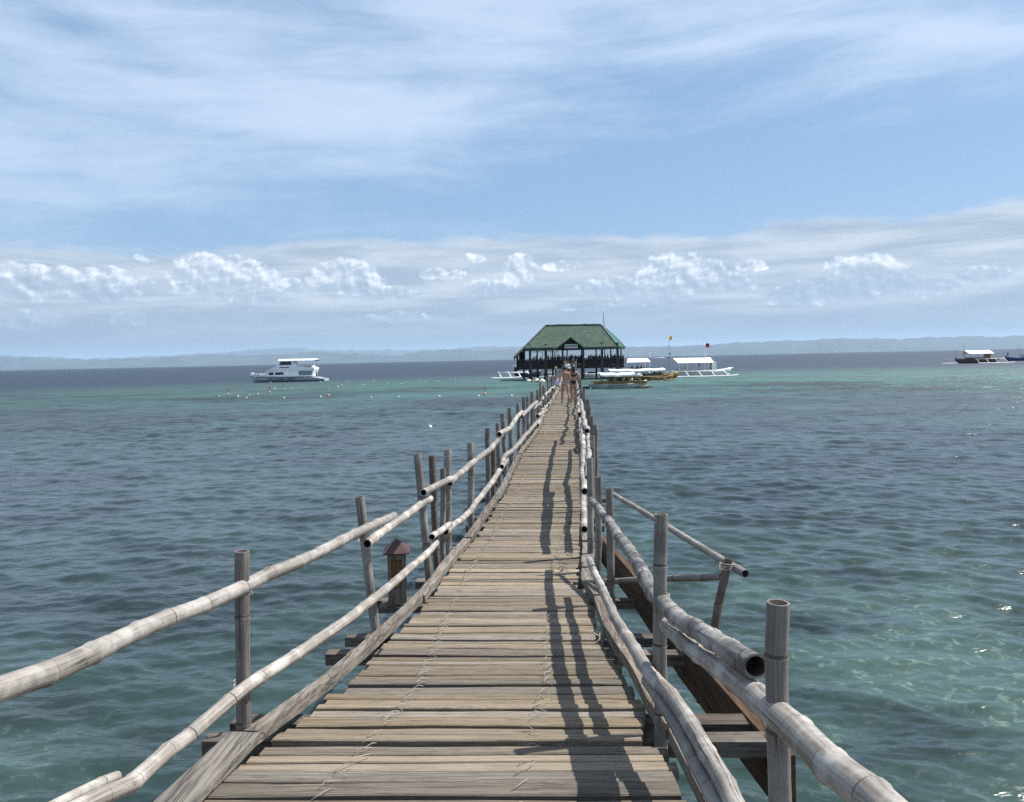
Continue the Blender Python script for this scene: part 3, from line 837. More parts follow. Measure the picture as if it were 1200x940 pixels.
# left posts: (top px), (base px), width px, kind
LP = [((283.5, 646), (286, 865), 17.5, 'post'), ((421.5, 582), (441, 749), 11.5, 'post'), ((489, 531.5), (503, 679), 9.6, 'post'), ((506, 534), (512, 668), 8, 'brownpost'),
      ((519, 549), (519, 661), 7.0, 'post'), ((524.8, 527), (524.5, 652), 9, 'post'), ((551, 519), (552.5, 619), 8, 'post'), ((571.5, 502), (572.5, 588), 6.4, 'post'),
      ((578, 525), (578, 585), 6, 'brownpost'), ((583, 496), (586, 571), 5.6, 'post'), ((589, 485), (593, 560), 5.6, 'post'), ((597, 478), (599.8, 548), 5.6, 'post'),
      ((607, 473), (609, 530), 5, 'post'), ((614, 465.5), (614.5, 520), 4.6, 'post'), ((618, 465), (619, 512), 4.2, 'post'), ((623.5, 459), (624, 506), 4.2, 'post')]
pl_s = []
for (tp, bp_, wd, kd) in LP:
    offp = 0.12 if wd < 12 else 0.10
    b, s = by_edge(bp_[0], bp_[1], -1, offp)
    t = Q(tp[0], tp[1], b.y)
    r = wd / 2 / FPX * b.y
    dirv = (t - b).normalized()
    lo = b - dirv * 0.16
    mb = MB(); mb.bamboo([lo, b, t], r, r * 0.97, 12 if wd > 9 else 8, 0.36, wob=0.006)
    part('rail_post', mb, BM(kd), RL, world=OL)
    pl_s.append(s)
sl_ = max(pl_s) + 1.2
far_left_from = sl_
while sl_ < 117:
    p = out(sl_, -1, .12); h = random.uniform(.85, 1.2)
    mb = MB(); mb.bamboo([p - Vector((0, 0, .15)), p + Vector((random.uniform(-.05, .05), 0, h))], .045, .043, 7, .4, wob=.006)
    part('rail_post', mb, BM('post'), RL, world=OL)
    sl_ += random.uniform(1.3, 2.0)
# left rails: pieces of (px, py), end widths in px
def rail_piece(root, off, side, pts, w0, w1, kd, eoff, sides=12, space=.30, extra=None, wob=.006):
    P3 = [by_edge(x, y, side, eoff)[0] for x, y in pts]
    if extra: P3 = [Vector(e) for e in extra] + P3
    r0 = w0 / 2 / FPX * P3[0].y if not extra else w0; r1 = w1 / 2 / FPX * P3[-1].y
    mb = MB(); mb.bamboo(P3, r0, r1, sides, space, wob=wob)
    part('rail', mb, BM(kd), root, world=off)
    return P3
TO = 0.065
a1, _ = by_edge(0, 808, -1, TO); a0 = a1 + (a1 - by_edge(150, 748, -1, TO)[0]) * 0.9
rail_piece(RL, OL, -1, [(0, 808), (80, 777), (180, 733), (285, 687.5), (340, 663), (400, 634), (462, 604.5)], .031, 9.5, 'rail', TO, 14, .235, [a0])
rail_piece(RL, OL, -1, [(430, 637.5), (467, 610), (504, 584.5)], 11.6, 8.5, 'rail', TO - .02, 12, .3)
rail_piece(RL, OL, -1, [(496, 577.5), (512, 569), (529, 561)], 8.5, 7.5, 'rail', TO - .03, 12, .3)
rail_piece(RL, OL, -1, [(526.5, 566), (549, 546), (576, 525.5), (588, 509)], 8.4, 6.2, 'rail', TO - .01, 10, .3)
rail_piece(RL, OL, -1, [(585, 509), (598, 501.5), (605, 489.5), (611.5, 483)], 6.4, 5, 'rail', TO - .03, 8, .3)
rail_piece(RL, OL, -1, [(611, 488), (623, 476), (629, 471)], 5, 4.2, 'rail', TO - .02, 8, .3)
z1, _ = by_edge(73, 938, -1, TO); z0, _ = by_edge(150, 914, -1, TO)
b1, _ = by_edge(103, 939, -1, TO - .02); b0 = b1 + (b1 - by_edge(220, 860, -1, TO - .02)[0]) * 0.9
rail_piece(RL, OL, -1, [(103, 939), (153, 918), (220, 862), (295, 800), (345, 769.5), (400, 731), (445, 696.5), (498, 652), (511, 636)], .026, 7.6, 'rail', TO - .02, 14, .225, [b0])
rail_piece(RL, OL, -1, [(-30, 985), (73, 936), (137, 909.5)], 17, 12, 'rail', TO + .01, 10, .3)
rail_piece(RL, OL, -1, [(506, 629.5), (527, 614.5)], 8, 7, 'rail', TO - .03, 10, .3)
rail_piece(RL, OL, -1, [(522, 623.6), (549, 601), (576, 565.5), (593.5, 538.5)], 8, 6, 'rail', TO, 10, .3)
rail_piece(RL, OL, -1, [(588, 547), (591, 535), (603, 526), (614, 513)], 6.4, 5, 'rail', TO - .02, 8, .3)
rail_piece(RL, OL, -1, [(602, 526.5), (612, 514), (620, 506), (632, 491)], 5.6, 4.4, 'rail', TO, 8, .3)
rail_piece(RL, OL, -1, [(630, 487.5), (640, 481)], 4.4, 3.8, 'rail', TO - .02, 8, .3)
def far_rail(root, off, side, s, send, h, eoff, amp=.05, r=.042):
    while s < send:
        Lp = random.uniform(2.6, 4.2); n = 6
        do = random.uniform(-amp * .6, amp * .6); dh = random.uniform(-.05, .05)
        pts = [out(s + Lp * k / n, side, eoff + do + random.uniform(-amp, amp) * .7, h + dh + random.uniform(-amp, amp)) for k in range(n + 1)]
        mb = MB(); mb.bamboo(pts, r * random.uniform(.9, 1.12), r * .85, 8, .34, wob=.012)
        part('rail', mb, BM('rail'), root, world=off)
        s += Lp - .35
far_rail(RL, OL, -1, far_left_from - 1.2, 117, .62, .045)
far_rail(RL, OL, -1, far_left_from - .2, 117, .22, .04)

# right posts
RP = [((912, 706), (913, 962), 28, 'post', .14), ((775, 602.5), (774, 870), 16.6, 'post', .06), ((714, 572), (717, 715), 9.4, 'post', .12), ((702, 559), (700, 672), 9, 'post', .10),
      ((691, 537), (692, 656), 8, 'post', .06)]
for (tp, bp_, wd, kd, eo) in RP:
    if wd > 20: Y = 1.80
    elif wd > 12: Y = 2.93
    elif wd > 9.2: Y = 5.25
    elif wd > 8.5: Y = 6.35
    else: Y = 6.9
    b = Q(bp_[0], bp_[1], Y); t = Q(tp[0], tp[1], Y); r = wd / 2 / FPX * Y
    dv = (t - b).normalized()
    mb = MB(); mb.bamboo([b - dv * (.3 if wd < 12 else .1), b, t], r, r * .97, 14 if wd > 12 else 10, .2 if wd > 20 else .33, wob=.005)
    part('rail_post', mb, BM(kd), RR_, world=OR)
sr = 9.3
for (tx, ty, Yy) in ((697.5, 498, 10.2), (694, 511, 9.4), (693.2, 487.7, 12.2), (698, 499.5, 11.3), (690, 476, 14.4), (688.5, 468, 17.5)):
    t = Q(tx, ty, Yy); p = out(Yy, 1, .12); p = Vector((t.x - .01, Yy, p.z - .15)); r = 6 / 2 / FPX * Yy
    mb = MB(); mb.bamboo([p, t], r, r * .96, 9, .36, wob=.006); part('rail_post', mb, BM('post'), RR_, world=OR)
sr = 19.5
while sr < 117:
    p = out(sr, 1, .12); h = random.uniform(.85, 1.15)
    mb = MB(); mb.bamboo([p - Vector((0, 0, .15)), p + Vector((random.uniform(-.05, .05), 0, h))], .044, .042, 7, .4, wob=.006)
    part('rail_post', mb, BM('post'), RR_, world=OR)
    sr += random.uniform(1.3, 2.0)
# right rails near: explicit distances from the widths of the poles
def rr(pts, kd, r0, r1, sides=14, space=.25, wob=.005, name='rail'):
    mb = MB(); mb.bamboo([Q(*p) if len(p) == 3 and abs(p[0]) > 5 else Vector(p) for p in pts], r0, r1, sides, space, wob=wob)
    part(name, mb, BM(kd), RR_, world=OR)
rr([(886, 781, 1.92), (849, 757, 2.15), (800, 728.5, 2.62), (765, 694, 3.1), (744, 653.5, 3.75), (728, 632, 4.35), (715, 614, 5.0), (697.5, 591, 6.1), (693, 586, 6.5)], 'mould', .0325, .028, 16, .20)
rr([(1150, 1056, 1.12), (1024, 939, 1.38), (940, 862, 1.66), (884, 816, 1.92), (849, 785, 2.2), (800, 752, 2.65), (777, 730, 2.95)], 'rail', .040, .030, 18, .17)
def low(pts, h): return [(x, y, by_height(x, y, 1, .05, h, .8, 9)[1]) for x, y in pts]
rr([(920, 1040, 1.62)] + low([(859.5, 942), (842, 908), (824.5, 876), (807, 844.5), (782.5, 813), (761.5, 788.5), (740.5, 757), (719.5, 722), (703, 685), (690.6, 656)], .27), 'rail', .030, .024, 14, .18)
rr([(900, 1040, 1.66)] + low([(840, 945), (817, 893), (782.5, 834), (758, 797)], .22), 'post', .026, .022, 12, .2)
# right rails further on
rr([(685, 576, 7.2), (683.3, 557, 7.9), (684.5, 531, 9.2), (682.5, 511, 10.6), (682.3, 496, 12.0)], 'rail', .034, .030, 12, .3, .012)
rr([(687.8, 505, 10.6), (685.5, 495, 11.8), (681.8, 479.5, 14.6), (680.3, 469, 18)], 'rail', .037, .032, 10, .3, .014)
rr([(689.3, 560, 7.6), (689.6, 535, 8.8), (688.8, 509, 11.0)], 'rail', .032, .030, 10, .3, .012)
rr([(684.7, 620.5, 7.1), (684, 602, 7.8), (684.2, 585, 8.6), (685.5, 560, 10), (683.5, 548, 10.9)], 'rail', .034, .030, 12, .3, .012)
rr([(686, 560, 10.0), (682, 536, 11.6), (684, 524, 13), (682, 505, 16.0)], 'rail', .036, .03, 10, .3, .014)
far_rail(RR_, OR, 1, 15.4, 117, .22, .04)
far_rail(RR_, OR, 1, 17.2, 117, .64, .045)
# outrigger brace on the right: post on the brown beam, hand pole, cross pole
rr([(821, 824, 4.0), (838, 732, 4.02), (854, 655, 4.05)], 'brownpost', .0235, .0225, 12, .3, .004, 'brace_post')
rr([(873.5, 672.5, 3.9), (820, 641, 4.5), (775, 613, 5.1), (720, 580, 6.2), (712, 575, 6.4)], 'post', .022, .019, 12, .3, .004, 'brace_pole')
rr([(686, 682.5, 5.75), (740, 680, 5.2), (846, 675.5, 4.12)], 'post', .021, .020, 12, .3, .004, 'cross_pole')
for (root, off, px, py, Y, r) in ((RR_, OR, 851, 664, 4.03, .034), (RR_, OR, 825, 806, 4.0, .034), (RR_, OR, 774.5, 700, 2.94, .032), (RR_, OR, 714, 612, 5.25, .032),
                              (RL, OL, 285, 803, 3.12, .036), (RL, OL, 285, 693, 3.12, .036), (RL, OL, 427, 632, 4.7, .038), (RL, OL, 498, 574, 6.2, .04), (RL, OL, 525, 563, 7.0, .04), (RL, OL, 498, 640, 6.2, .038), (RL, OL, 551, 548, 8.3, .042)):
    lashing(root, off, Q(px, py, Y), r)
del S

# ------------------------------------------------------------------ lantern beside the deck
def build_lantern():
    Y = 5.55
    base = Q(466.5, 704.5, Y); k = Y / FPX
    t = thing('lantern', 'small wooden lantern box with a dark red pyramid roof beside the boardwalk', 'lantern', tuple(base), 0.10)
    mr, nt, b = new_mat('dark_red_tin'); tc = nt.new('ShaderNodeTexCoord').outputs['Object']
    nt.put(b.inputs['Base Color'], nt.mix(nt.noise(tc, 18, 4), (0.04, 0.017, 0.018), (0.075, 0.032, 0.031))); b.inputs['Roughness'].default_value = 0.7
    grey = mat_wood('lantern_frame_wood', ((0.10, 0.082, 0.064), (0.19, 0.16, 0.128), (0.15, 0.13, 0.105)), 2, 1.2)
    oc = mat_wood('lantern_panel_wood', ((0.13, 0.09, 0.05), (0.21, 0.15, 0.085), (0.17, 0.12, 0.07)), 2, 1.0)
    W, H = 21 * k, 59 * k
    h2 = W / 2
    mb = MB()
    for sx in (-1, 1):
        for sy in (-1, 1):
            mb.box((sx * (h2 - .014), sy * (h2 - .014), H / 2), (.028, .028, H))
    for sy in (-1, 1):
        mb.box((0, sy * (h2 - .014), H - .02), (W - .056, .026, .04)); mb.box((0, sy * (h2 - .014), .055), (W - .056, .026, .11))
        mb.box((sy * (h2 - .014), 0, H - .02), (.026, W - .056, .04)); mb.box((sy * (h2 - .014), 0, .055), (.026, W - .056, .11))
    part('frame', mb, grey, t)
    for (cx, cy, sx, sy) in ((0, -1, W - .06, .01), (0, 1, W - .06, .01), (-1, 0, .01, W - .06), (1, 0, .01, W - .06)):
        mb = MB(); mb.box((cx * (h2 - .022), cy * (h2 - .022), .11 + (H - .15) / 2), (sx, sy, H - .15)); part('panel', mb, oc, t)
    mb = MB(); e = 15.5 * k; rh = 15 * k
    n = mb.add([(-e, -e, H + .004), (e, -e, H + .004), (e, e, H + .004), (-e, e, H + .004), (-e, -e, H + .012), (e, -e, H + .012), (e, e, H + .012), (-e, e, H + .012), (0, 0, H + rh + .01)])
    for q in ((3, 2, 1, 0), (0, 1, 5, 4), (1, 2, 6, 5), (2, 3, 7, 6), (3, 0, 4, 7), (4, 5, 8), (5, 6, 8), (6, 7, 8), (7, 4, 8)): mb.face([n + i for i in q])
    part('roof', mb, mr, t)
    mb = MB(); mb.box((0, 0, -.008), (W + .02, W + .02, .02)); part('base', mb, grey, t)
    # shelf board the lantern stands on belongs to the boardwalk
    a, b2 = Q(446, 711, Y), Q(500, 709, Y)
    a.z = b2.z = base.z - .042
    mb = MB(); mb.sweep([a, a.lerp(b2, .5), b2], .17, .04, rough=.05); part('shelf_board', mb, M['joist'], BW, world=BO)
build_lantern()

# ------------------------------------------------------------------ people
M['skin'] = simple('tanned_skin', (0.33, 0.185, 0.125), 0.55, 0.06)
M['skin2'] = simple('brown_skin', (0.20, 0.105, 0.065), 0.55, 0.06)
M['hair'] = simple('black_hair', (0.012, 0.009, 0.008), 0.45, 0.3, 20)
def cloth(name, col): 
    k = 'cloth_' + name
    if k not in M: M[k] = simple(name + '_cloth', col, 0.85, 0.12, 9.0)
    return M[k]
CL = {'red': (0.30, 0.05, 0.06), 'white': (0.78, 0.78, 0.76), 'blue': (0.22, 0.36, 0.60), 'black': (0.015, 0.014, 0.016), 'navy': (0.02, 0.03, 0.07), 'pink': (0.60, 0.26, 0.36),
      'green': (0.30, 0.42, 0.10), 'grey': (0.12, 0.12, 0.13), 'orange': (0.50, 0.14, 0.04), 'paleblue': (0.42, 0.45, 0.66), 'maroon': (0.10, 0.02, 0.03), 'khaki': (0.24, 0.20, 0.13), 'lilacpink': (0.36, 0.24, 0.36)}
for k, c in CL.items(): cloth(k, c)

def body_mesh(name, pose):
    """one continuous skinned body, 1.65 m tall, facing +Y; pose: dict of joint overrides"""
    J = {'pelvis': ((0, 0, .93), .115, .095), 'waist': ((0, 0, 1.06), .100, .075), 'chest': ((0, .005, 1.24), .128, .085), 'neckbase': ((0, -.01, 1.385), .062, .052), 'neck': ((0, .0, 1.44), .047, .047),
         'jaw': ((0, .022, 1.505), .062, .068), 'head': ((0, .012, 1.575), .072, .088), 'crown': ((0, .0, 1.635), .046, .056), 'nose': ((0, .115, 1.545), .012, .012)}
    P = {'crown': 'head', 'head': 'jaw', 'jaw': 'neck', 'neck': 'neckbase', 'neckbase': 'chest', 'chest': 'waist', 'waist': 'pelvis', 'nose': 'head'}
    for sd, n in ((-1, 'l'), (1, 'r')):
        J[n + 'ear'] = ((sd * .085, 0, 1.55), .014, .02); P[n + 'ear'] = 'head'
        J[n + 'sho'] = ((sd * .165, -.01, 1.345), .055, .055); P[n + 'sho'] = 'chest'
        J[n + 'elb'] = ((sd * .225, -.03, 1.09), .038, .038); P[n + 'elb'] = n + 'sho'
        J[n + 'wri'] = ((sd * .245, .03, .87), .026, .026); P[n + 'wri'] = n + 'elb'
        J[n + 'palm'] = ((sd * .25, .045, .80), .032, .018); P[n + 'palm'] = n + 'wri'
        J[n + 'hip'] = ((sd * .085, 0, .86), .095, .095); P[n + 'hip'] = 'pelvis'
        J[n + 'kne'] = ((sd * .095, .02, .475), .056, .058); P[n + 'kne'] = n + 'hip'
        J[n + 'calf'] = ((sd * .097, -.015, .34), .052, .056); P[n + 'calf'] = n + 'kne'
        J[n + 'ank'] = ((sd * .098, -.02, .085), .034, .036); P[n + 'ank'] = n + 'calf'
        J[n + 'toe'] = ((sd * .112, .135, .028), .036, .026); P[n + 'toe'] = n + 'ank'
        J[n + 'heel'] = ((sd * .098, -.055, .035), .03, .03); P[n + 'heel'] = n + 'ank'
    for k, v in pose.items():
        J[k] = (v, J[k][1], J[k][2])
    for sd, n in ((-1, 'l'), (1, 'r')):
        w = Vector(J[n + 'wri'][0]); p = Vector(J[n + 'palm'][0]); d = (p - w).normalized(); q = Vector((0, 1, 0)) - d * d.y; q.normalize(); cu = d.cross(q) * sd
        for i, (o, l) in enumerate(((.024, .062), (.008, .074), (-.009, .068), (-.025, .05))):
            a = p + d * .03 + q * o; b = a + d * l * .5 + cu * .004; c = b + d * l * .45 + cu * .014
            J[f'{n}f{i}a'] = (tuple(a), .0095, .0095); J[f'{n}f{i}b'] = (tuple(b), .0085, .0085); J[f'{n}f{i}c'] = (tuple(c), .0075, .0075)
            P[f'{n}f{i}a'] = n + 'palm'; P[f'{n}f{i}b'] = f'{n}f{i}a'; P[f'{n}f{i}c'] = f'{n}f{i}b'
        a = p - d * .02 + q * .036; b = a + d * .03 + q * .018 + cu * .008
        J[n + 'tha'] = (tuple(a), .011, .011); J[n + 'thb'] = (tuple(b), .009, .009); P[n + 'tha'] = n + 'palm'; P[n + 'thb'] = n + 'tha'
    ks = list(J); ix = {k: i for i, k in enumerate(ks)}
    me = bpy.data.meshes.new(name)
    me.from_pydata([J[k][0] for k in ks], [(ix[k], ix[v]) for k, v in P.items()], [])
    o = bpy.data.objects.new('tmp_body', me); COL.objects.link(o)
    md = o.modifiers.new('skin', 'SKIN'); md.use_smooth_shade = True; md.branch_smoothing = 0.4
    sk = me.skin_vertices[0].data
    for k in ks:
        sk[ix[k]].radius = (J[k][1], J[k][2]); sk[ix[k]].use_root = (k == 'pelvis')
    o.modifiers.new('sub', 'SUBSURF').levels = 1
    dg = bpy.context.evaluated_depsgraph_get(); dg.update()
    res = bpy.data.meshes.new_from_object(o.evaluated_get(dg))
    bpy.data.objects.remove(o); res.name = name
    for p in res.polygons: p.use_smooth = True
    return res
def shell(src, pred, off, name):
    """clothing cut from the body's own surface, pushed out along its normals"""
    vs = {}; mb = MB()
    for p in src.polygons:
        c = p.center
        if pred(c):
            ids = []
            for i in p.vertices:
                if i not in vs:
                    v = src.vertices[i]; vs[i] = mb.add([v.co + v.normal * off])
                ids.append(vs[i])
            mb.face(ids, 0, None, True)
    return mb.mesh(name) if mb.f else None
POSES = {
    'stand': {},
    'walk': {'lkne': (-.09, .12, .49), 'lcalf': (-.09, .10, .35), 'lank': (-.09, .14, .09), 'ltoe': (-.10, .29, .04), 'lheel': (-.09, .10, .03),
             'rkne': (.095, -.02, .47), 'rcalf': (.097, -.12, .35), 'rank': (.10, -.25, .13), 'rtoe': (.11, -.14, .03), 'rheel': (.1, -.30, .10),
             'lelb': (-.225, -.10, 1.1), 'lwri': (-.24, -.08, .88), 'lpalm': (-.245, -.07, .81), 'relb': (.225, .03, 1.1), 'rwri': (.24, .13, .9), 'rpalm': (.245, .16, .835)},
    'wide': {'lkne': (-.12, .03, .475), 'lcalf': (-.135, -.01, .34), 'lank': (-.145, -.02, .085), 'ltoe': (-.17, .13, .028), 'lheel': (-.145, -.055, .035),
             'rkne': (.13, -.02, .475), 'rcalf': (.165, -.08, .35), 'rank': (.20, -.16, .10), 'rtoe': (.22, -.02, .03), 'rheel': (.2, -.20, .05),
             'lelb': (-.235, -.05, 1.1), 'lwri': (-.27, .06, .9), 'lpalm': (-.28, .085, .835), 'relb': (.22, -.02, 1.1), 'rwri': (.20, .12, .93), 'rpalm': (.185, .165, .875)},
    'lean': {'relb': (.24, .10, 1.13), 'rwri': (.20, .30, 1.08), 'rpalm': (.19, .37, 1.07), 'lelb': (-.24, .10, 1.13), 'lwri': (-.20, .30, 1.08), 'lpalm': (-.19, .37, 1.07)},
    'sit': {'lkne': (-.11, .42, .90), 'lcalf': (-.11, .42, .78), 'lank': (-.11, .40, .50), 'ltoe': (-.12, .55, .45), 'lheel': (-.11, .36, .45),
            'rkne': (.11, .42, .90), 'rcalf': (.11, .42, .78), 'rank': (.11, .40, .50), 'rtoe': (.12, .55, .45), 'rheel': (.11, .36, .45),
            'lwri': (-.20, .24, .98), 'lpalm': (-.17, .30, .96), 'rwri': (.20, .24, .98), 'rpalm': (.17, .30, .96)},
}
BODY = {k: body_mesh('body', v) for k, v in POSES.items()}
def tors(c, z0, z1, xm=.17): return z0 < c.z < z1 and abs(c.x) < xm
GARM = {
    'shirt': (lambda c: (c.z > .90 and c.z < 1.40 and abs(c.x) < .175 and abs(c.y) < .16) or (c.z > 1.16 and c.z < 1.42 and abs(c.x) < .26), .014),
    'shorts': (lambda c: c.z > .56 and c.z < .97 and abs(c.x) < .20 and abs(c.y) < .2, .016),
    'bikini_top': (lambda c: 1.19 < c.z < 1.275 and abs(c.x) < .155 and abs(c.y) < .15, .007),
    'bikini_bottom': (lambda c: abs(c.x) < .17 and abs(c.y) < .15 and .80 + abs(c.x) * .55 < c.z < .955, .008),
    'wrap': (lambda c: abs(c.x) < .19 and abs(c.y) < .2 and .79 < c.z < .985, .016),
    'hair': (lambda c: c.z > 1.50 and (c.y < .045 or c.z > 1.605) and abs(c.x) < .1, .016),
    'trousers_sit': (lambda c: .55 < c.z < 1.0 and (c.y > .06 or abs(c.x) < .19) and abs(c.x) < .19 and c.y < .5, .014),
}
GC = {}
def garment(pose, g):
    if (pose, g) not in GC:
        pr, of = GARM[g]; GC[(pose, g)] = shell(BODY[pose], pr, of, g)
    return GC[(pose, g)]
_LM = {}
def person(label, loc, pose='stand', h=1.65, yaw=0.0, skin='skin', wear=(('shirt', 'white'), ('shorts', 'navy')), group=None, longhair=False):
    t = thing('person', label, 'person', loc, yaw, group)
    t.scale = (h / 1.65,) * 3
    def lm(src, mt, key):
        kk = (src.name, mt.name)
        if kk not in _LM:
            q = src.copy(); q.materials.clear(); q.materials.append(mt); _LM[kk] = q
        return _LM[kk]
    o = bpy.data.objects.new('body', lm(BODY[pose], M[skin], pose)); COL.objects.link(o); o.parent = t
    for g, c in tuple(wear) + (('hair', None),):
        me = garment(pose, g)
        if me is None: continue
        o = bpy.data.objects.new({'bikini_top': 'bikini_top', 'bikini_bottom': 'bikini_bottom', 'wrap': 'wrap', 'trousers_sit': 'trousers'}.get(g, g), lm(me, M['hair'] if c is None else M['cloth_' + c], pose)); COL.objects.link(o); o.parent = t
    if longhair:
        mb = MB(); mb.ball((0, -.085, 1.46), (.085, .05, .17), 10, 8); part('hair_length', mb, M['hair'], t)
    return t
def local(t, mb, name, mt): return part(name, mb, mt, t)

# two women walking out along the deck
s1 = 33.2
p1 = onz(664, 473.5, dk(33.4, .5).z); 
w1 = person('bare backed woman in a lilac pink swim bottom walking, towel at her left', (p1.x - .06, 33.2, dk(33.2, .5).z + .005), 'wide', 1.66, -.06, 'skin', (('bikini_bottom', 'lilacpink'),))
mb = MB(); mb.ball((0, -.12, 1.56), (.055, .055, .06), 8, 6); local(w1, mb, 'hair_bun', M['hair'])
w2 = person('woman with long black hair in a black bikini walking on the boardwalk', (p1.x + .34, 33.7, dk(33.7, .5).z + .005), 'stand', 1.68, .02, 'skin', (('bikini_bottom', 'black'), ('bikini_top', 'black')), longhair=True)
# towel bundle held in the left hand, black bag in the right
def bundle(name, label, cat, loc, rads, mt, seed):
    rd = random.Random(seed); mb = MB(); mb.ball((0, 0, 0), rads, 12, 9)
    mb.v = [(x * (1 + rd.uniform(-.3, .3)), y * (1 + rd.uniform(-.3, .3)), z * (1 + rd.uniform(-.25, .25))) for x, y, z in mb.v]
    o = link(name, mb.mesh(name), [mt], None, loc); o['label'] = label; o['category'] = cat
    return o
bundle('towel', 'bundled lilac white towel carried by the bare backed woman', 'towel', Vector(w1.location) + Vector((-.33, .05, .90)), (.10, .10, .14), cloth('lilac', (.50, .47, .58)), 4)
bundle('bag', 'black bag hanging from the hand of the woman in black', 'bag', Vector(w2.location) + Vector((.31, .03, .70)), (.09, .12, .13), M['cloth_black'], 5)
# the group further out, walking up the ramp
G1 = 'people on the ramp up to the pavilion'
crowd = [(672, 52, 'red', 'grey', 'skin', 'person in a dark red shirt just beyond the two women', 'walk'), (677, 58, 'white', 'maroon', 'skin', 'person in a white shirt behind the red shirted walker', 'walk'),
         (661, 66, 'grey', 'navy', 'skin2', 'person in a dark grey shirt on the left of the ramp', 'stand'), (683.5, 70, 'blue', 'white', 'skin', 'person in a pale blue shirt at the right rail of the ramp', 'stand'),
         (666, 80, 'white', 'black', 'skin2', 'person in a white top on the left half of the ramp', 'walk'), (673, 92, 'maroon', 'black', 'skin2', 'person in maroon near the top of the ramp', 'stand'),
         (679, 98, 'black', 'grey', 'skin2', 'person in black near the top of the ramp', 'walk'), (665, 105, 'navy', 'khaki', 'skin2', 'person in navy under the entrance gable', 'stand')]
for (px, s, a, b, sk, lab, ps) in crowd:
    e = dk(s, .5); tgt = Q(px, 440, e.y).x
    x = min(max(tgt, EL(s).x + .22), ER(s).x - .22)
    person(lab, (x, e.y, e.z + .01), ps, random.uniform(1.55, 1.75), random.uniform(-.3, .3), sk, (('shirt', a), ('shorts', b)), G1)

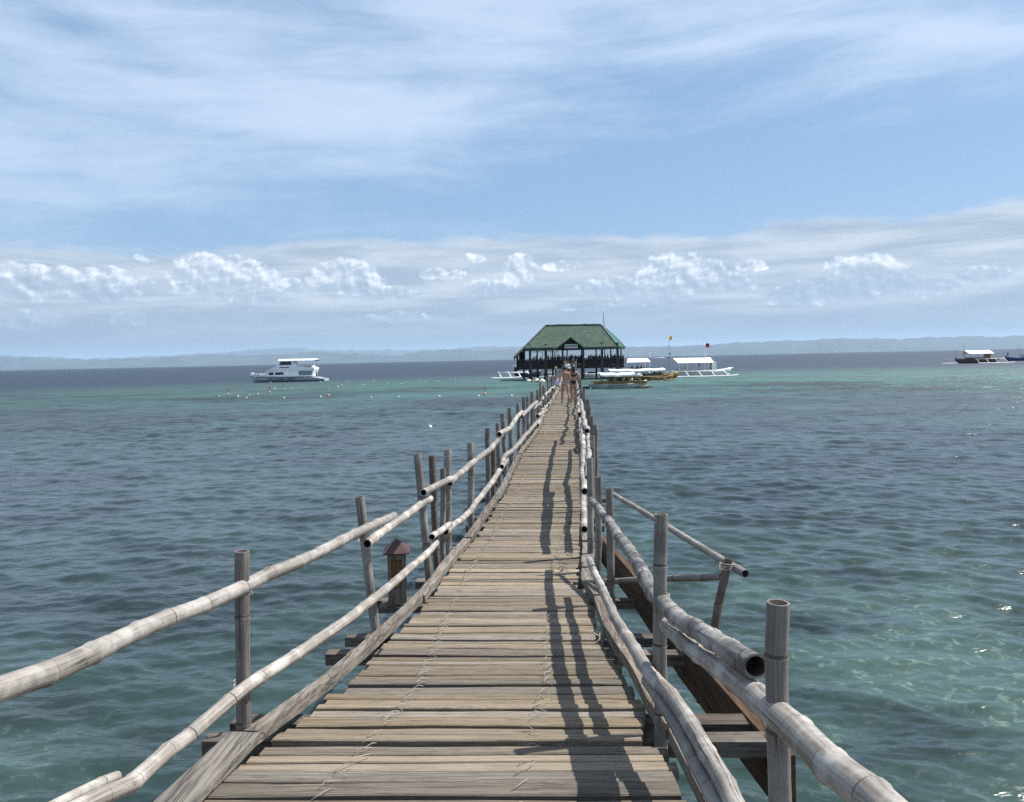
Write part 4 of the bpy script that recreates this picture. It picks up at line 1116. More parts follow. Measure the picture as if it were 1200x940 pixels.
# ------------------------------------------------------------------ pavilion
def build_pavilion():
    YF, YB = 120.0, 131.5
    root = thing('thatched_pavilion', 'open pavilion on stilts with a green thatched hip roof at the end of the boardwalk', 'pavilion', (Q(668, 440, 125).x, YF, 0))
    O = tuple(root.location)
    mt, nt, b = new_mat('green_grey_thatch')
    tc = nt.new('ShaderNodeTexCoord').outputs['Object']
    n1 = nt.noise(nt.mapv(tc, (1.2, 1.2, 5)), 1.0, 6, .65); n2 = nt.noise(nt.mapv(tc, (5, 5, .7)), 1.0, 4, .6); n3 = nt.noise(tc, .45, 3, .5)
    c = nt.mix(nt.ss(n1, .36, .66), (0.050, 0.076, 0.060), (0.084, 0.116, 0.090))
    c = nt.mix(nt.m('MULTIPLY', nt.ss(n2, .55, .75), .35), c, (0.14, 0.155, 0.115))
    c = nt.mix(nt.m('MULTIPLY', nt.ss(n3, .5, .68), .5), c, (0.05, 0.078, 0.06))
    nt.put(b.inputs['Base Color'], c); b.inputs['Roughness'].default_value = .95; b.inputs['Specular IOR Level'].default_value = .1
    nt.put(b.inputs['Normal'], nt.bump(nt.m('ADD', n1, n2), .8, .08))
    trim = simple('green_roof_edging', (0.012, 0.085, 0.058), .6, .2, 1.0)
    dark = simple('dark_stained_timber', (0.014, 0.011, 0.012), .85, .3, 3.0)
    postm = simple('grey_brown_post', (0.045, 0.037, 0.032), .85, .3, 3.0)
    A, B = Q(640.3, 382.3, 125.5), Q(703.3, 381.2, 125.5)
    L, Rr = Q(614, 408.3, 119.0), Q(723.9, 406.5, 119.0)
    LL = Q(602.5, 420, 119.4)
    bk = 13.2
    Lb, Rb = L + Vector((0, bk, 0)), Q(732.3, 408.0, 131.8)
    LLb = LL + Vector((.2, bk - .6, 0))
    rd = random.Random(2)
    def slope(top0, top1, bot0, bot1, n, mb, m=40, th=.03):
        """courses of thatch from ridge to eave, each a little proud of the one under it"""
        nrm = (top1 - top0).cross(bot0 - top0)
        if nrm.length < 1e-6: nrm = (bot1 - bot0).cross(top0 - bot0) * -1
        nrm.normalize()
        if nrm.z < 0: nrm = -nrm
        for k in range(n):
            t0, t1 = max(0, k / n - .02), (k + 1) / n
            row0, row1, row2 = [], [], []
            for i in range(m + 1):
                u = i / m
                j = rd.uniform(-.35, .35) / n; z = rd.uniform(-.015, .015)
                a = top0.lerp(top1, u).lerp(bot0.lerp(bot1, u), t0); c_ = top0.lerp(top1, u).lerp(bot0.lerp(bot1, u), min(1.03, t1 + j))
                row0.append(a + nrm * .01); row1.append(c_ + nrm * (th + z)); row2.append(c_ + nrm * (-.02) - Vector((0, 0, .02)))
            mb.loft([row0, row1, row2], 0, False, False, False)
    mb = MB()
    slope(A, B, L, Rr, 15, mb, 60)
    slope(B, A, Rb, Lb, 8, mb, 30)
    slope(B, B + Vector((0.02, .05, 0)), Rr, Rb, 12, mb, 26)
    slope(A, A + Vector((-.02, .05, 0)), LL, LLb, 14, mb, 26)
    # underside
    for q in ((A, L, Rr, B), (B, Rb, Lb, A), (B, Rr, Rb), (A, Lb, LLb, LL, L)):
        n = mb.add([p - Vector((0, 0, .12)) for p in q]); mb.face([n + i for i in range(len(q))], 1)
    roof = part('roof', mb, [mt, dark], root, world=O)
    mb = MB(); mb.tube([A.lerp(B, t) + Vector((0, 0, .1 + rd.uniform(-.03, .03))) for t in [i / 14 for i in range(15)]], .17, 7); part('ridge_cap', mb, mt, roof, world=O)
    # eave fringe hanging down
    mb = MB()
    for a, c_, m in ((L, Rr, 150), (LL, LLb, 60), (Rr, Rb, 50)):
        for i in range(m):
            p = a.lerp(c_, (i + rd.random()) / m); l = rd.uniform(.15, .42); w = rd.uniform(.08, .16); dv = (c_ - a).normalized() * w; o = Vector((0, rd.uniform(-.06, .06), .08))
            n = mb.add([p + o - dv, p + o + dv, p + dv * .4 - Vector((0, 0, l)), p - dv * .4 - Vector((0, .03, l))]); mb.face((n, n + 1, n + 2, n + 3), 0)
    part('eave_fringe', mb, mt, roof, kind='stuff', world=O)
    # green sheet edging on the right hip and along the left hip
    mb = MB()
    hp = [B.lerp(Rr, t) + Vector((.05, -.05, .16)) for t in (0, .25, .5, .75, 1.0)]
    h2 = [B.lerp(Rb, t) + Vector((.10 * math.sin(t * 3.1) + .05, .1, .12 * math.sin(t * 3.14) + .12)) for t in (0, .25, .5, .75, 1.0)]
    mb.loft([hp, h2, [p - Vector((0, -.05, .1)) for p in h2], [p - Vector((0, 0, .14)) for p in hp]], 0, False, False, True)
    mb.sweep([p + Vector((0, 0, .02)) for p in h2], .14, .12)
    part('roof_edging', mb, trim, roof, world=O)
    mb = MB(); mb.sweep([A.lerp(LL, t) + Vector((-.02, -.02, .14)) for t in (0, .3, .6, .85, 1)], .22, .2); part('hip_roll', mb, mt, roof, world=O)
    # entrance gable
    ap, gl, gr = Q(668.8, 396.3, 117.6), Q(650.8, 410, 117.6), Q(686.3, 409.6, 117.6)
    mb = MB()
    for foot in (gl, gr):
        q = [ap, foot, foot + Vector((0, 4.2, 0)), ap + Vector((0, 4.2, 0))]
        up = Vector((0, 0, .16)); n = mb.add([p + up for p in q] + [p - up * .3 for p in q])
        for f in ((0, 1, 2, 3), (7, 6, 5, 4), (0, 1, 5, 4), (1, 2, 6, 5), (2, 3, 7, 6), (3, 0, 4, 7)): mb.face([n + i for i in f])
    gable = part('entrance_gable', mb, mt, root, world=O)
    for foot in (gl, gr):
        mb = MB(); mb.sweep([ap + Vector((0, -.08, .08)), ap.lerp(foot, .5) + Vector((0, -.08, .06)), foot + Vector((0, -.08, .06))], .12, .26, up=Vector((0, -1, 0))); part('gable_edging', mb, trim, gable, world=O)
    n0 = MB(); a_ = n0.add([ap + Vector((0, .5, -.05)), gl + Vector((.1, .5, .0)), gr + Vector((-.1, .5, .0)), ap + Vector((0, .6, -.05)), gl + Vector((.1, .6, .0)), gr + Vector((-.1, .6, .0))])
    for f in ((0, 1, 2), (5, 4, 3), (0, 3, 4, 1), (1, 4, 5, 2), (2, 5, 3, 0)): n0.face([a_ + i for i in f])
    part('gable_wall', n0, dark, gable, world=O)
    # name board; the letters are too small to be read in the photograph: two lines of short strokes
    s0, s1_ = Q(661.9, 403.6, 117.9), Q(677.1, 407.9, 117.9)
    mb = MB(); c_ = (s0 + s1_) / 2; mb.box(c_, (abs(s1_.x - s0.x), .05, abs(s1_.z - s0.z)), Matrix.Rotation(.02, 3, 'Y')); sg = part('name_board', mb, simple('sign_white', (.55, .56, .54), .6), root, world=O)
    mb = MB()
    W_ = abs(s1_.x - s0.x); H_ = abs(s1_.z - s0.z)
    for row, (zz, n_) in enumerate(((.02, 9),)):
        for i in range(n_):
            x = c_.x + (-.42 + .84 * (i + .5) / n_) * W_
            mb.box((x, c_.y - .035, c_.z + zz * H_), (W_ * .055, .02, H_ * .42), Matrix.Rotation(.02, 3, 'Y'))
            if i % 3 != 1: mb.box((x + W_ * .02, c_.y - .036, c_.z + zz * H_ + (H_ * .16 if i % 2 else -H_ * .16)), (W_ * .05, .02, H_ * .10))
    part('lettering', mb, simple('sign_dark', (.10, .10, .11), .7), sg, world=O)
    # posts: front row, back row
    zf = PAVZ
    for x in (621.6, 639.8, 705.8, 724.0):
        p = Q(x, 440, YF); mb = MB(); mb.box((p.x, YF, 1.0), (.46, .46, 5.0)); mb.box((p.x, YF, .35), (.66, .66, 1.5)); mb.box((p.x, YF, zf + 1.7), (.34, .34, 3.4)); part('post', mb, postm, root, world=O)
    for x in (659.8, 684.0):
        p = Q(x, 440, YF - 1.6); mb = MB(); mb.box((p.x, YF - 1.6, (zf + 2.55) / 2), (.28, .28, zf + 2.75)); part('post', mb, postm, root, world=O)
        mb = MB(); d = .7 if x < 670 else -.7
        mb.sweep([(p.x, YF - 1.6, zf + 2.2), (p.x + d, YF - 1.6, zf + 2.75)], .12, .12); part('brace', mb, postm, root, world=O)
    for x in (614, 630, 648, 665, 682, 699, 716, 728):
        p = Q(x, 440, YB - 1.3); mb = MB(); mb.box((p.x, YB - 1.3, 1.0), (.3, .3, 5.0)); mb.box((p.x, YB - 1.3, zf + 1.6), (.2, .2, 3.2)); part('post', mb, postm, root, world=O)
    p0, p1_ = Q(608, 440, YF), Q(731.5, 440, YF)
    xl, xr = p0.x, p1_.x
    # floor, beams, parapet in panels
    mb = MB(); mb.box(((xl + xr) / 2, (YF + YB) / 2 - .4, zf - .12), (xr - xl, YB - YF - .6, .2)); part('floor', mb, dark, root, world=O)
    mb = MB(); mb.box(((xl + xr) / 2, YF - .06, zf - .32), (xr - xl, .3, .36)); part('floor_beam', mb, dark, root, world=O)
    g0, g1_ = Q(658.5, 440, YF).x, Q(685.3, 440, YF).x
    for a, c_, n in ((xl, g0, 6), (g1_, xr, 5)):
        for i in range(n):
            x0, x1 = a + (c_ - a) * i / n + .02, a + (c_ - a) * (i + 1) / n - .02
            mb = MB(); mb.box(((x0 + x1) / 2, YF + .1 + .012 * (i % 2), zf + .48), (x1 - x0, .08, .9)); part('parapet_panel', mb, dark, root, world=O)
        mb = MB(); mb.box(((a + c_) / 2, YF + .1, zf + 1.03), (c_ - a, .16, .1)); part('hand_rail', mb, postm, root, world=O)
    mb = MB(); mb.box(((xl + xr) / 2, YB - 1.1, zf + .50), (xr - xl, .08, .8)); part('parapet_panel', mb, dark, root, world=O)
    for x in (xl, xr):
        mb = MB(); mb.box((x, (YF + YB) / 2 - .4, zf + .48), (.08, YB - YF - 1.2, .9)); part('parapet_panel', mb, dark, root, world=O)
    mb = MB(); mb.box(((L.x + Rr.x) / 2, YF - .2, L.z - .25), (Rr.x - L.x - .3, .22, .26)); mb.box(((L.x + Rr.x) / 2, YB - 1.3, L.z - .2), (Rr.x - L.x - .3, .2, .26)); part('eave_beam', mb, dark, root, world=O)
    # white frames seen through the left bays (window frames on the far side)
    wf = simple('pale_window_frame', (.40, .44, .46), .6)
    for a, c_ in ((622.5, 636.5), (641.5, 650), (651.2, 654.8)):
        u, v = Q(a, 440, YB - 1.25).x, Q(c_, 440, YB - 1.25).x; z0, z1 = zf + .95, zf + 2.35
        mb = MB()
        for x in (u, v): mb.box((x, YB - 1.02, (z0 + z1) / 2), (.09, .08, z1 - z0))
        for z in (z0 + .045, z1 - .045): mb.box(((u + v) / 2, YB - 1.02, z), (v - u - .09, .08, .09))
        mb.box(((u + v) / 2, YB - 1.02, (z0 + z1) / 2), (.07, .08, z1 - z0 - .18))
        part('window_frame', mb, wf, root, world=O)
    # side wall under the left hip
    mb = MB(); mb.box((Q(606.8, 440, YF).x, YF + 1.5, zf + .9), (.3, .3, 2.4)); mb.box((Q(612.5, 440, YF).x, YF + 2.6, zf + 1.2), (1.0, .1, 2.4)); part('side_screen', mb, dark, root, world=O)
    mast = thing('antenna', 'thin grey antenna pole rising behind the right end of the thatched roof', 'antenna', tuple(Vector((Q(708, 380, 131.4).x, 131.4, zf))))
    mb = MB(); mb.tube([(0, 0, 0), (0, 0, 5.2), (-.1, 0, Q(708, 366.5, 131.4).z - zf)], [.08, .07, .06], 6); part('pole', mb, M['darkpole'], mast)
    mb = MB(); mb.box((0, 0, .02), (.3, .3, .04)); part('foot', mb, M['steel'], mast)
    # people standing inside, silhouettes against the sky, their shade put into dark clothes
    g = 'visitors inside the thatched pavilion'
    spots = [(626, 'orange', .9), (629, 'grey', 1.2), (643, 'navy', 2.0), (656, 'black', 1.6), (662, 'grey', 3), (665.5, 'black', 1.8), (668.5, 'maroon', 4), (671.5, 'navy', 2.2), (675, 'black', 5), (678, 'grey', 1.2), (681, 'black', 3),
             (690, 'black', 2), (694, 'navy', 1.2), (697.5, 'black', 4), (700.5, 'grey', 1.4), (703, 'black', 5), (709.5, 'navy', 3), (713, 'black', 1.5), (717.5, 'grey', 4), (721, 'black', 1.4), (727.5, 'navy', 1.6), (730, 'black', 3.5), (658.5, 'black', 6), (660, 'navy', 7.5), (664, 'grey', 6.5), (667, 'black', 7), (670, 'black', 6), (673.5, 'grey', 7.2), (676.5, 'navy', 7), (679.5, 'black', 6.6), (692, 'black', 6), (695.5, 'grey', 7), (699, 'navy', 6.4), (712, 'black', 7), (719.5, 'black', 6.2), (725.5, 'grey', 6.8), (634, 'black', 6.5), (647, 'black', 5), (650.5, 'navy', 6.6), (653.5, 'grey', 3.5)]
    rd2 = random.Random(8)
    for i, (px, c_, dy) in enumerate(spots):
        y = YF + dy; x = Q(px, 440, y).x
        lab = {626: 'figure in orange standing at the left bay of the thatched pavilion'}.get(px, 'silhouetted figure standing in the shade under the thatched pavilion roof')
        person(lab, (x, y, zf - .01), rd2.choice(['stand', 'lean', 'stand', 'walk']), rd2.uniform(1.5, 1.75), rd2.uniform(0, 6.28), 'skin2', (('shirt', c_), ('shorts', 'black')), g)
build_pavilion()

# ------------------------------------------------------------------ boats
def hull_mb(Lh, B, H, bow=0.5, stern=0.15, draft=.3, mi=0, topmi=None, bowpow=1.8, n=17):
    """long double ended hull, bow towards +x, waterline at z=0"""
    mb = MB(); rings = []
    for i in range(n):
        u = i / (n - 1) * 2 - 1
        w = B / 2 * max(.03, (1 - abs(u) ** 2.6)) ** .8
        sh = H + (bow * max(0, u) ** bowpow + stern * max(0, -u) ** bowpow)
        kz = -draft * (1 - abs(u) ** 3) + (sh - .08) * abs(u) ** 9 * .8
        x = u * Lh / 2
        rings.append([(x, 0, kz), (x, w * .62, kz * .45 + sh * .18), (x, w, sh * .72), (x, w * 1.02, sh), (x, w * .8, sh), (x, w * .7, sh - .16), (x, -w * .7, sh - .16), (x, -w * .8, sh), (x, -w * 1.02, sh), (x, -w, sh * .72), (x, -w * .62, kz * .45 + sh * .18)])
    k = 11; base = mb.add([p for r in rings for p in r])
    for i in range(n - 1):
        for j in range(k):
            a = base + i * k + j; b = base + i * k + (j + 1) % k
            m_ = 1 if (topmi is not None and j in (2, 3, 4, 5, 6, 7, 8)) else 0
            mb.face((a, b, b + k, a + k)[::-1], m_, None, j not in (3, 4, 6, 7))
    mb.face([base + j for j in range(k)], 0); mb.face([base + (n - 1) * k + j for j in range(k)][::-1], 0)
    return mb
def flag(root, x, z, y, mt, pole_h, w=.75, h=.75, pm=None):
    mb = MB(); mb.tube([(x, y, z), (x, y, z + pole_h)], .045, 6); f = part('flag_pole', mb, pm or M['white'], root)
    mb = MB(); rows = []
    for k in range(6):
        t = k / 5; rows.append([(x + .06 + t * w, y + .10 * math.sin(t * 6), z + pole_h - .02 - .06 * t), (x + .06 + t * w, y + .10 * math.sin(t * 6 + .5), z + pole_h - h - .06 * t)])
    a = mb.add([p for r in rows for p in r] + [(p[0], p[1] + .012, p[2]) for r in rows for p in r])
    for k in range(5):
        mb.face((a + 2 * k, a + 2 * k + 1, a + 2 * k + 3, a + 2 * k + 2)); mb.face((a + 12 + 2 * k + 2, a + 12 + 2 * k + 3, a + 12 + 2 * k + 1, a + 12 + 2 * k))
    for q in ((0, 12, 13, 1), (10, 11, 23, 22)): mb.face([a + i for i in q])
    for k in range(5): mb.face((a + 2 * k, a + 2 * k + 2, a + 12 + 2 * k + 2, a + 12 + 2 * k)); mb.face((a + 2 * k + 1, a + 12 + 2 * k + 1, a + 12 + 2 * k + 3, a + 2 * k + 3))
    part('flag', mb, mt, f)
def outrigger(root, side, x0, x1, dist, hz, mt, n=4, rail=True, r=.11, ar=.065, rx0=None, rx1=None):
    y = side * dist
    mb = MB(); mb.tube([(x0, y, .12), (x0 + .6, y, .02), ((x0 + x1) / 2, y, .0), (x1 - .9, y, .04), (x1, y, .22)], [.05, r, r, r, .05], 8); part('float', mb, mt, root)
    rx0 = x0 + .4 if rx0 is None else rx0; rx1 = x1 - 1.6 if rx1 is None else rx1
    if rail:
        mb = MB(); mb.tube([(rx0, y * .80, hz), (rx1, y * .80, hz)], ar * 1.1, 6); part('outrigger_rail', mb, mt, root)
    for k in range(n):
        x = rx0 + (rx1 - rx0) * (k + .02) / (n - 1 + .04)
        mb = MB(); mb.tube([(x, -0.0, hz + .12), (x, y * .5, hz + .10), (x, y * .80, hz - .02), (x + .35, y * .95, .25), (x + .55, y, .06)], ar, 6); part('outrigger_arm', mb, mt, root)

def canopy_gable(root, x0, x1, yw, z_e, z_r, mt, post_z, postm, n=4, gx=0.0):
    mb = MB(); t = .05
    for s_ in (-1, 1):
        q = [(x0 + gx, 0, z_r), (x1 - .2, 0, z_r), (x1, s_ * yw, z_e), (x0, s_ * yw, z_e)]
        a = mb.add(q + [(p[0], p[1], p[2] - t) for p in q])
        for f in ((0, 1, 2, 3), (7, 6, 5, 4), (0, 1, 5, 4), (1, 2, 6, 5), (2, 3, 7, 6), (3, 0, 4, 7)): mb.face([a + i for i in f])
    c = part('canopy', mb, mt, root)
    for s_ in (-1, 1):
        for k in range(n):
            x = x0 + .15 + (x1 - x0 - .3) * k / (n - 1)
            mb = MB(); mb.tube([(x, s_ * (yw - .12), post_z), (x, s_ * (yw - .12), z_e)], .04, 6); part('canopy_post', mb, postm, root)
    return c
def canopy_cloth(root, x0, x1, yw, z, sag, mt, post_z, postm, n=4):
    mb = MB(); rings = []
    m = 13
    for i in range(m):
        u = i / (m - 1); x = x0 + (x1 - x0) * u
        zz = z + sag * math.sin(u * math.pi * (n - 1)) ** 2 * -.10 + .12 * abs(u - .5)
        rings.append([(x, -yw, zz - .16), (x, -yw * .5, zz - .02), (x, 0, zz + .06), (x, yw * .5, zz - .02), (x, yw, zz - .16), (x, yw, zz - .34), (x, 0, zz - .02), (x, -yw, zz - .34)])
    mb.loft(rings, 0, True, True, False); part('canopy', mb, mt, root)
    for s_ in (-1, 1):
        for k in range(n):
            x = x0 + .2 + (x1 - x0 - .4) * k / (n - 1)
            mb = MB(); mb.tube([(x, s_ * (yw - .1), post_z), (x, s_ * (yw - .1), z - .28)], .04, 6); part('canopy_post', mb, postm, root)

def boat_at(px, py, name, label, cat, yaw=0.0, group='outrigger boats moored off the pavilion'):
    p = onz(px, py, 0.0)
    t = thing(name, label, cat, (p.x, p.y, 0.0), yaw, group)
    return t, p.y / FPX                           # metres per px at that distance

# white banca with red and yellow flags, right of the pavilion
t, k = boat_at(815, 441.0, 'outrigger_boat', 'white outrigger boat with a white gable canopy, a yellow flag and a red flag', 'boat', -.03)
part('hull', hull_mb(11.5, 1.1, .75, .6, .3), [M['white']], t)
outrigger(t, -1, -30 * k, 45 * k, 2.6, .85, M['bamboo_float'], 5, r=.13, ar=.085, rx0=-29.5 * k, rx1=30 * k)
outrigger(t, 1, -30 * k, 45 * k, 2.6, .85, M['bamboo_float'], 5, r=.13, ar=.085, rx0=-29.5 * k, rx1=30 * k)
canopy_gable(t, -22 * k, 19 * k, 1.55, 16.0 * k, 21.6 * k, M['canvas'], .7, M['white'], 5, -8 * k * .5)
mb = MB(); mb.box((-4 * k, -.62, 8.6 * k), (35 * k, .06, 4.2 * k)); mb.box((-4 * k, .62, 8.6 * k), (35 * k, .06, 4.2 * k)); part('side_panel', mb, simple('pale_grey_panel', (.45, .47, .48), .5), t)
mb = MB(); mb.box((20.5 * k, 0, 10.5 * k), (5.5 * k, 1.7, 13.0 * k)); part('cabin', mb, M['white'], t)
mb = MB(); mb.box((16.8 * k, -.2, 10.5 * k), (1.2 * k, .8, 9 * k)); part('cabin_door', mb, simple('grey_door', (.25, .25, .26), .6), t)
mb = MB(); mb.box((-2 * k, 0, .84), (44 * k, 1.9, .10)); part('deck', mb, M['white'], t)
flag(t, 11.5 * k, 21 * k, 0, M['redflag'], 17.5 * k, 4.6 * k, 4.8 * k)
flag(t, -30.4 * k, .8, 0, M['yellowflag'], 42 * k, 3.6 * k, 4.4 * k, M['steel'])
mb = MB()
for (x, z) in ((-48 * k, 17 * k), (-18 * k, 18 * k)): mb.tube([(-30.4 * k, 0, 38 * k), (x, 0, z)], .018, 4)
part('stay', mb, M['steel'], t)
mb = MB(); mb.tube([(36 * k, 0, 6.2 * k), (44 * k, 0, 9.4 * k)], .05, 6); part('bow_spar', mb, M['white'], t)
for x, zz in ((-31.6 * k, 22 * k), (-29.4 * k, 27 * k)):
    mb = MB(); mb.box((x, 0, zz), (.22, .10, .24)); part('pennant', mb, M['navy'], t)
pz = Vector(t.location)
person('dark clad crewman under the white gable canopy of the boat with flags', (pz.x + 4.5 * k, pz.y + .15, .62), 'stand', 1.6, 1.2, 'skin2', (('shirt', 'black'), ('shorts', 'grey')))

# white roofed boat directly right of the pavilion
t, k = boat_at(745, 440.0, 'outrigger_boat', 'boat with a flat sloping white roof close behind the right edge of the pavilion', 'boat', .05)
part('hull', hull_mb(9.0, 1.3, .7, .5, .3), [M['hullgrey']], t)
canopy_gable(t, -13 * k, 15 * k, 1.9, 15.6 * k, 20 * k, M['canvas'], .6, M['white'], 4, 4 * k)
mb = MB(); mb.box((0, 0, 7 * k), (24 * k, 1.3, 4 * k)); part('cabin', mb, M['navy'], t)
mb = MB(); mb.tube([(17 * k, 0, .6), (17 * k, 0, 27 * k)], .05, 6); part('mast', mb, M['steel'], t)
mb = MB(); mb.tube([(17 * k, 0, 20 * k), (34 * k, 0, 20 * k)], .05, 6); part('boom', mb, M['white'], t)
outrigger(t, -1, -14 * k, 34 * k, 2.4, .8, M['bamboo_float'], 4)
for i, (dx, c_) in enumerate(((-9, 'maroon'), (-4, 'black'), (2, 'grey'), (7, 'black'))):
    person('seated passenger under the white roof of the boat behind the pavilion', (t.location.x + dx * k, t.location.y + .2, .25), 'sit', 1.6, random.uniform(-1, 1) - 1.5, 'skin2', (('shirt', c_), ('trousers_sit', 'navy')), 'passengers of the white roofed boat')

# yellow boat with a long cloth awning
t, k = boat_at(752, 446.2, 'outrigger_boat', 'yellow boat under a long thin white awning, between the pavilion and the flagged boat', 'boat', .02)
part('hull', hull_mb(10.5, 1.2, .65, .6, .3), [M['yellow']], t)
canopy_cloth(t, -39 * k, 26 * k, 1.1, 13.6 * k, .5, M['canvas'], .5, M['steel'], 4)
outrigger(t, -1, -28 * k, 35 * k, 2.0, .6, M['yellow'], 4)
mb = MB(); mb.box((12 * k, 0, .75), (20 * k, 1.0, .5)); part('cabin', mb, M['brownhull'], t)
for dx, c_ in ((14, 'khaki'), (20, 'navy'), (26, 'orange')):
    person('crew member on the yellow boat beneath the long white awning', (t.location.x + dx * k, t.location.y - .1, .2), 'sit', 1.6, random.uniform(0, 6), 'skin2', (('shirt', c_), ('trousers_sit', 'khaki')), 'crew of the long awning boat')

# nearest boat: pale green hull, yellow gunwale, white awning, full of people
t, k = boat_at(724, 455.0, 'outrigger_boat', 'nearest moored boat, pale green hull with a yellow gunwale and sagging white awning', 'boat', .0)
part('hull', hull_mb(6.3, 1.0, .48, .40, .18, bowpow=2.4), [M['mint']], t)
mb = MB(); mb.box((2 * k, .5, .66), (66 * k, .9, .26)); mb.box((2 * k, -.36, .62), (62 * k, .10, .30)); part('gunwale', mb, M['yellow'], t)
mb = MB(); mb.box((0, -.515, .36), (22 * k, .05, .10)); part('hull_stripe', mb, simple('hull_lettering', (.16, .2, .2), .6), t)
canopy_cloth(t, -21 * k, 19 * k, .9, 17.6 * k, .4, M['canvas'], .5, M['darkpole'], 4)
mb = MB(); mb.tube([(21 * k, 0, 15.0 * k), (26 * k, 0, 15.6 * k)], .12, 6); part('rolled_awning', mb, M['canvas'], t)
mb = MB(); mb.tube([(20 * k, -.2, .08), (27 * k, -.2, .05), (40 * k, -.2, .22)], [.10, .13, .10], 8); part('float', mb, M['brownhull'], t)
mb = MB(); mb.tube([(18 * k, -.1, .7), (21 * k, -.15, .55), (23 * k, -.2, .1)], .05, 6); part('outrigger_arm', mb, M['white'], t)
mb = MB(); mb.tube([(-27 * k, -.5, .5), (-25 * k, -.58, .2), (-21 * k, -.55, .05)], .035, 6); part('rope', mb, M['rope'], t)
mb = MB(); mb.box((-37 * k, .1, .12), (8 * k, .5, .3)); part('engine_cover', mb, M['navy'], t)
for dx, c_, in ((-10, 'khaki'), (-7, 'black'), (-3, 'white'), (1, 'grey'), (3, 'black'), (7, 'white'), (10, 'black'), (14, 'khaki'), (17, 'white'), (24, 'black'), (26, 'grey')):
    person('passenger seated under the sagging awning of the nearest moored boat', (t.location.x + dx * k, t.location.y + random.uniform(-.1, .4), -.18), 'sit', 1.45, random.uniform(-1.2, 1.2) - 1.5, 'skin2', (('shirt', c_), ('trousers_sit', 'black')), 'passengers of the nearest boat')
t, k = boat_at(772, 446.0, 'outrigger_boat', 'low tan boat tied just left of the flagged white boat', 'boat', .1)
part('hull', hull_mb(4.2, .9, .5, .4, .2), [M['yellow']], t)
mb = MB(); mb.box((0, 0, .62), (14 * k, .7, .12)); part('thwart', mb, M['brownhull'], t)
outrigger(t, -1, -16 * k, 14 * k, 1.2, .45, M['brownhull'], 3, r=.07)

# small white boats seen between the stilts
t, k = boat_at(693, 441.5, 'motor_boat', 'small white motor boat visible just right of the pavilion ramp', 'boat', .0, 'boats moored under the pavilion')
part('hull', hull_mb(3.6, 1.5, .55, .25, .1), [M['white']], t)
mb = MB(); mb.prism([(-1.0, .5), (1.1, .5), (.7, .98), (-.7, 1.05)], -.5, .5); cb = part('cabin', mb, M['white'], t)
mb = MB(); mb.prism([(-.75, .62), (.85, .62), (.6, .9), (-.6, .95)], -.515, .515); part('window', mb, M['glass'], cb)
t, k = boat_at(604, 442.6, 'outrigger_boat', 'dark outrigger boat with white ladder like outrigger left of the pavilion', 'boat', .06, 'boats moored under the pavilion')
hm = hull_mb(5.0, 1.0, .8, .5, .3); hm.v = [(x + 15 * k, y + .8, z) for x, y, z in hm.v]; part('hull', hm, [M['navy']], t)
outrigger(t, -1, -30.5 * k, 6 * k, 2.2, .95, M['bamboo_float'], 4, r=.15, ar=.12, rx0=-20 * k, rx1=14 * k)
mb = MB(); mb.box((1.5 * k, .4, 9 * k), (8 * k, 1.2, 8 * k)); part('cabin', mb, M['hullgrey'], t)
mb = MB(); mb.box((1.5 * k, -.21, 9.6 * k), (5.5 * k, .04, 4.5 * k)); part('cabin_window', mb, M['glass'], t)
mb = MB(); mb.box((2 * k, .4, 14 * k), (9.5 * k, 1.5, .14)); mb.box((5 * k, .4, 17.4 * k), (6 * k, 1.3, .12)); part('cabin_roof', mb, M['white'], t)
t, k = boat_at(633, 441.5, 'outrigger_boat', 'pale boat glimpsed between the left stilts of the pavilion', 'boat', .0, 'boats moored under the pavilion')
part('hull', hull_mb(6.5, 1.2, .7, .4, .2), [M['mint']], t)
mb = MB(); mb.box((0, 0, 1.5), (20 * k, 1.3, .1)); mb.box((-8 * k, 0, 1.1), (.1, .1, .8)); mb.box((8 * k, 0, 1.1), (.1, .1, .8)); part('awning', mb, M['hullgrey'], t)
mb = MB(); mb.tube([(-3.6, -1.3, .1), (0, -1.35, .04), (3.0, -1.3, .12)], .09, 6); part('float', mb, M['bamboo_float'], t)
person('person in a yellow green shirt below the pavilion, left of the ramp', (Q(651.5, 440, 116).x, 116, Q(651.5, 440.5, 116).z), 'stand', 1.6, .5, 'skin2', (('shirt', 'green'), ('shorts', 'navy')))
pp = Q(651.5, 441.2, 116)
lt = thing('landing_stage', 'low dark landing stage under the left side of the entrance ramp', 'landing', (pp.x, 116, 0))
mb = MB(); mb.box((0, .4, pp.z - .03), (3.4, 2.2, .12)); part('deck', mb, M['joist'], lt)
for sx in (-1.5, 1.5):
    for sy in (-.4, 1.2):
        mb = MB(); mb.box((sx, sy, (pp.z - 1.5) / 2), (.16, .16, pp.z + 1.3)); part('pile', mb, M['joist'], lt)

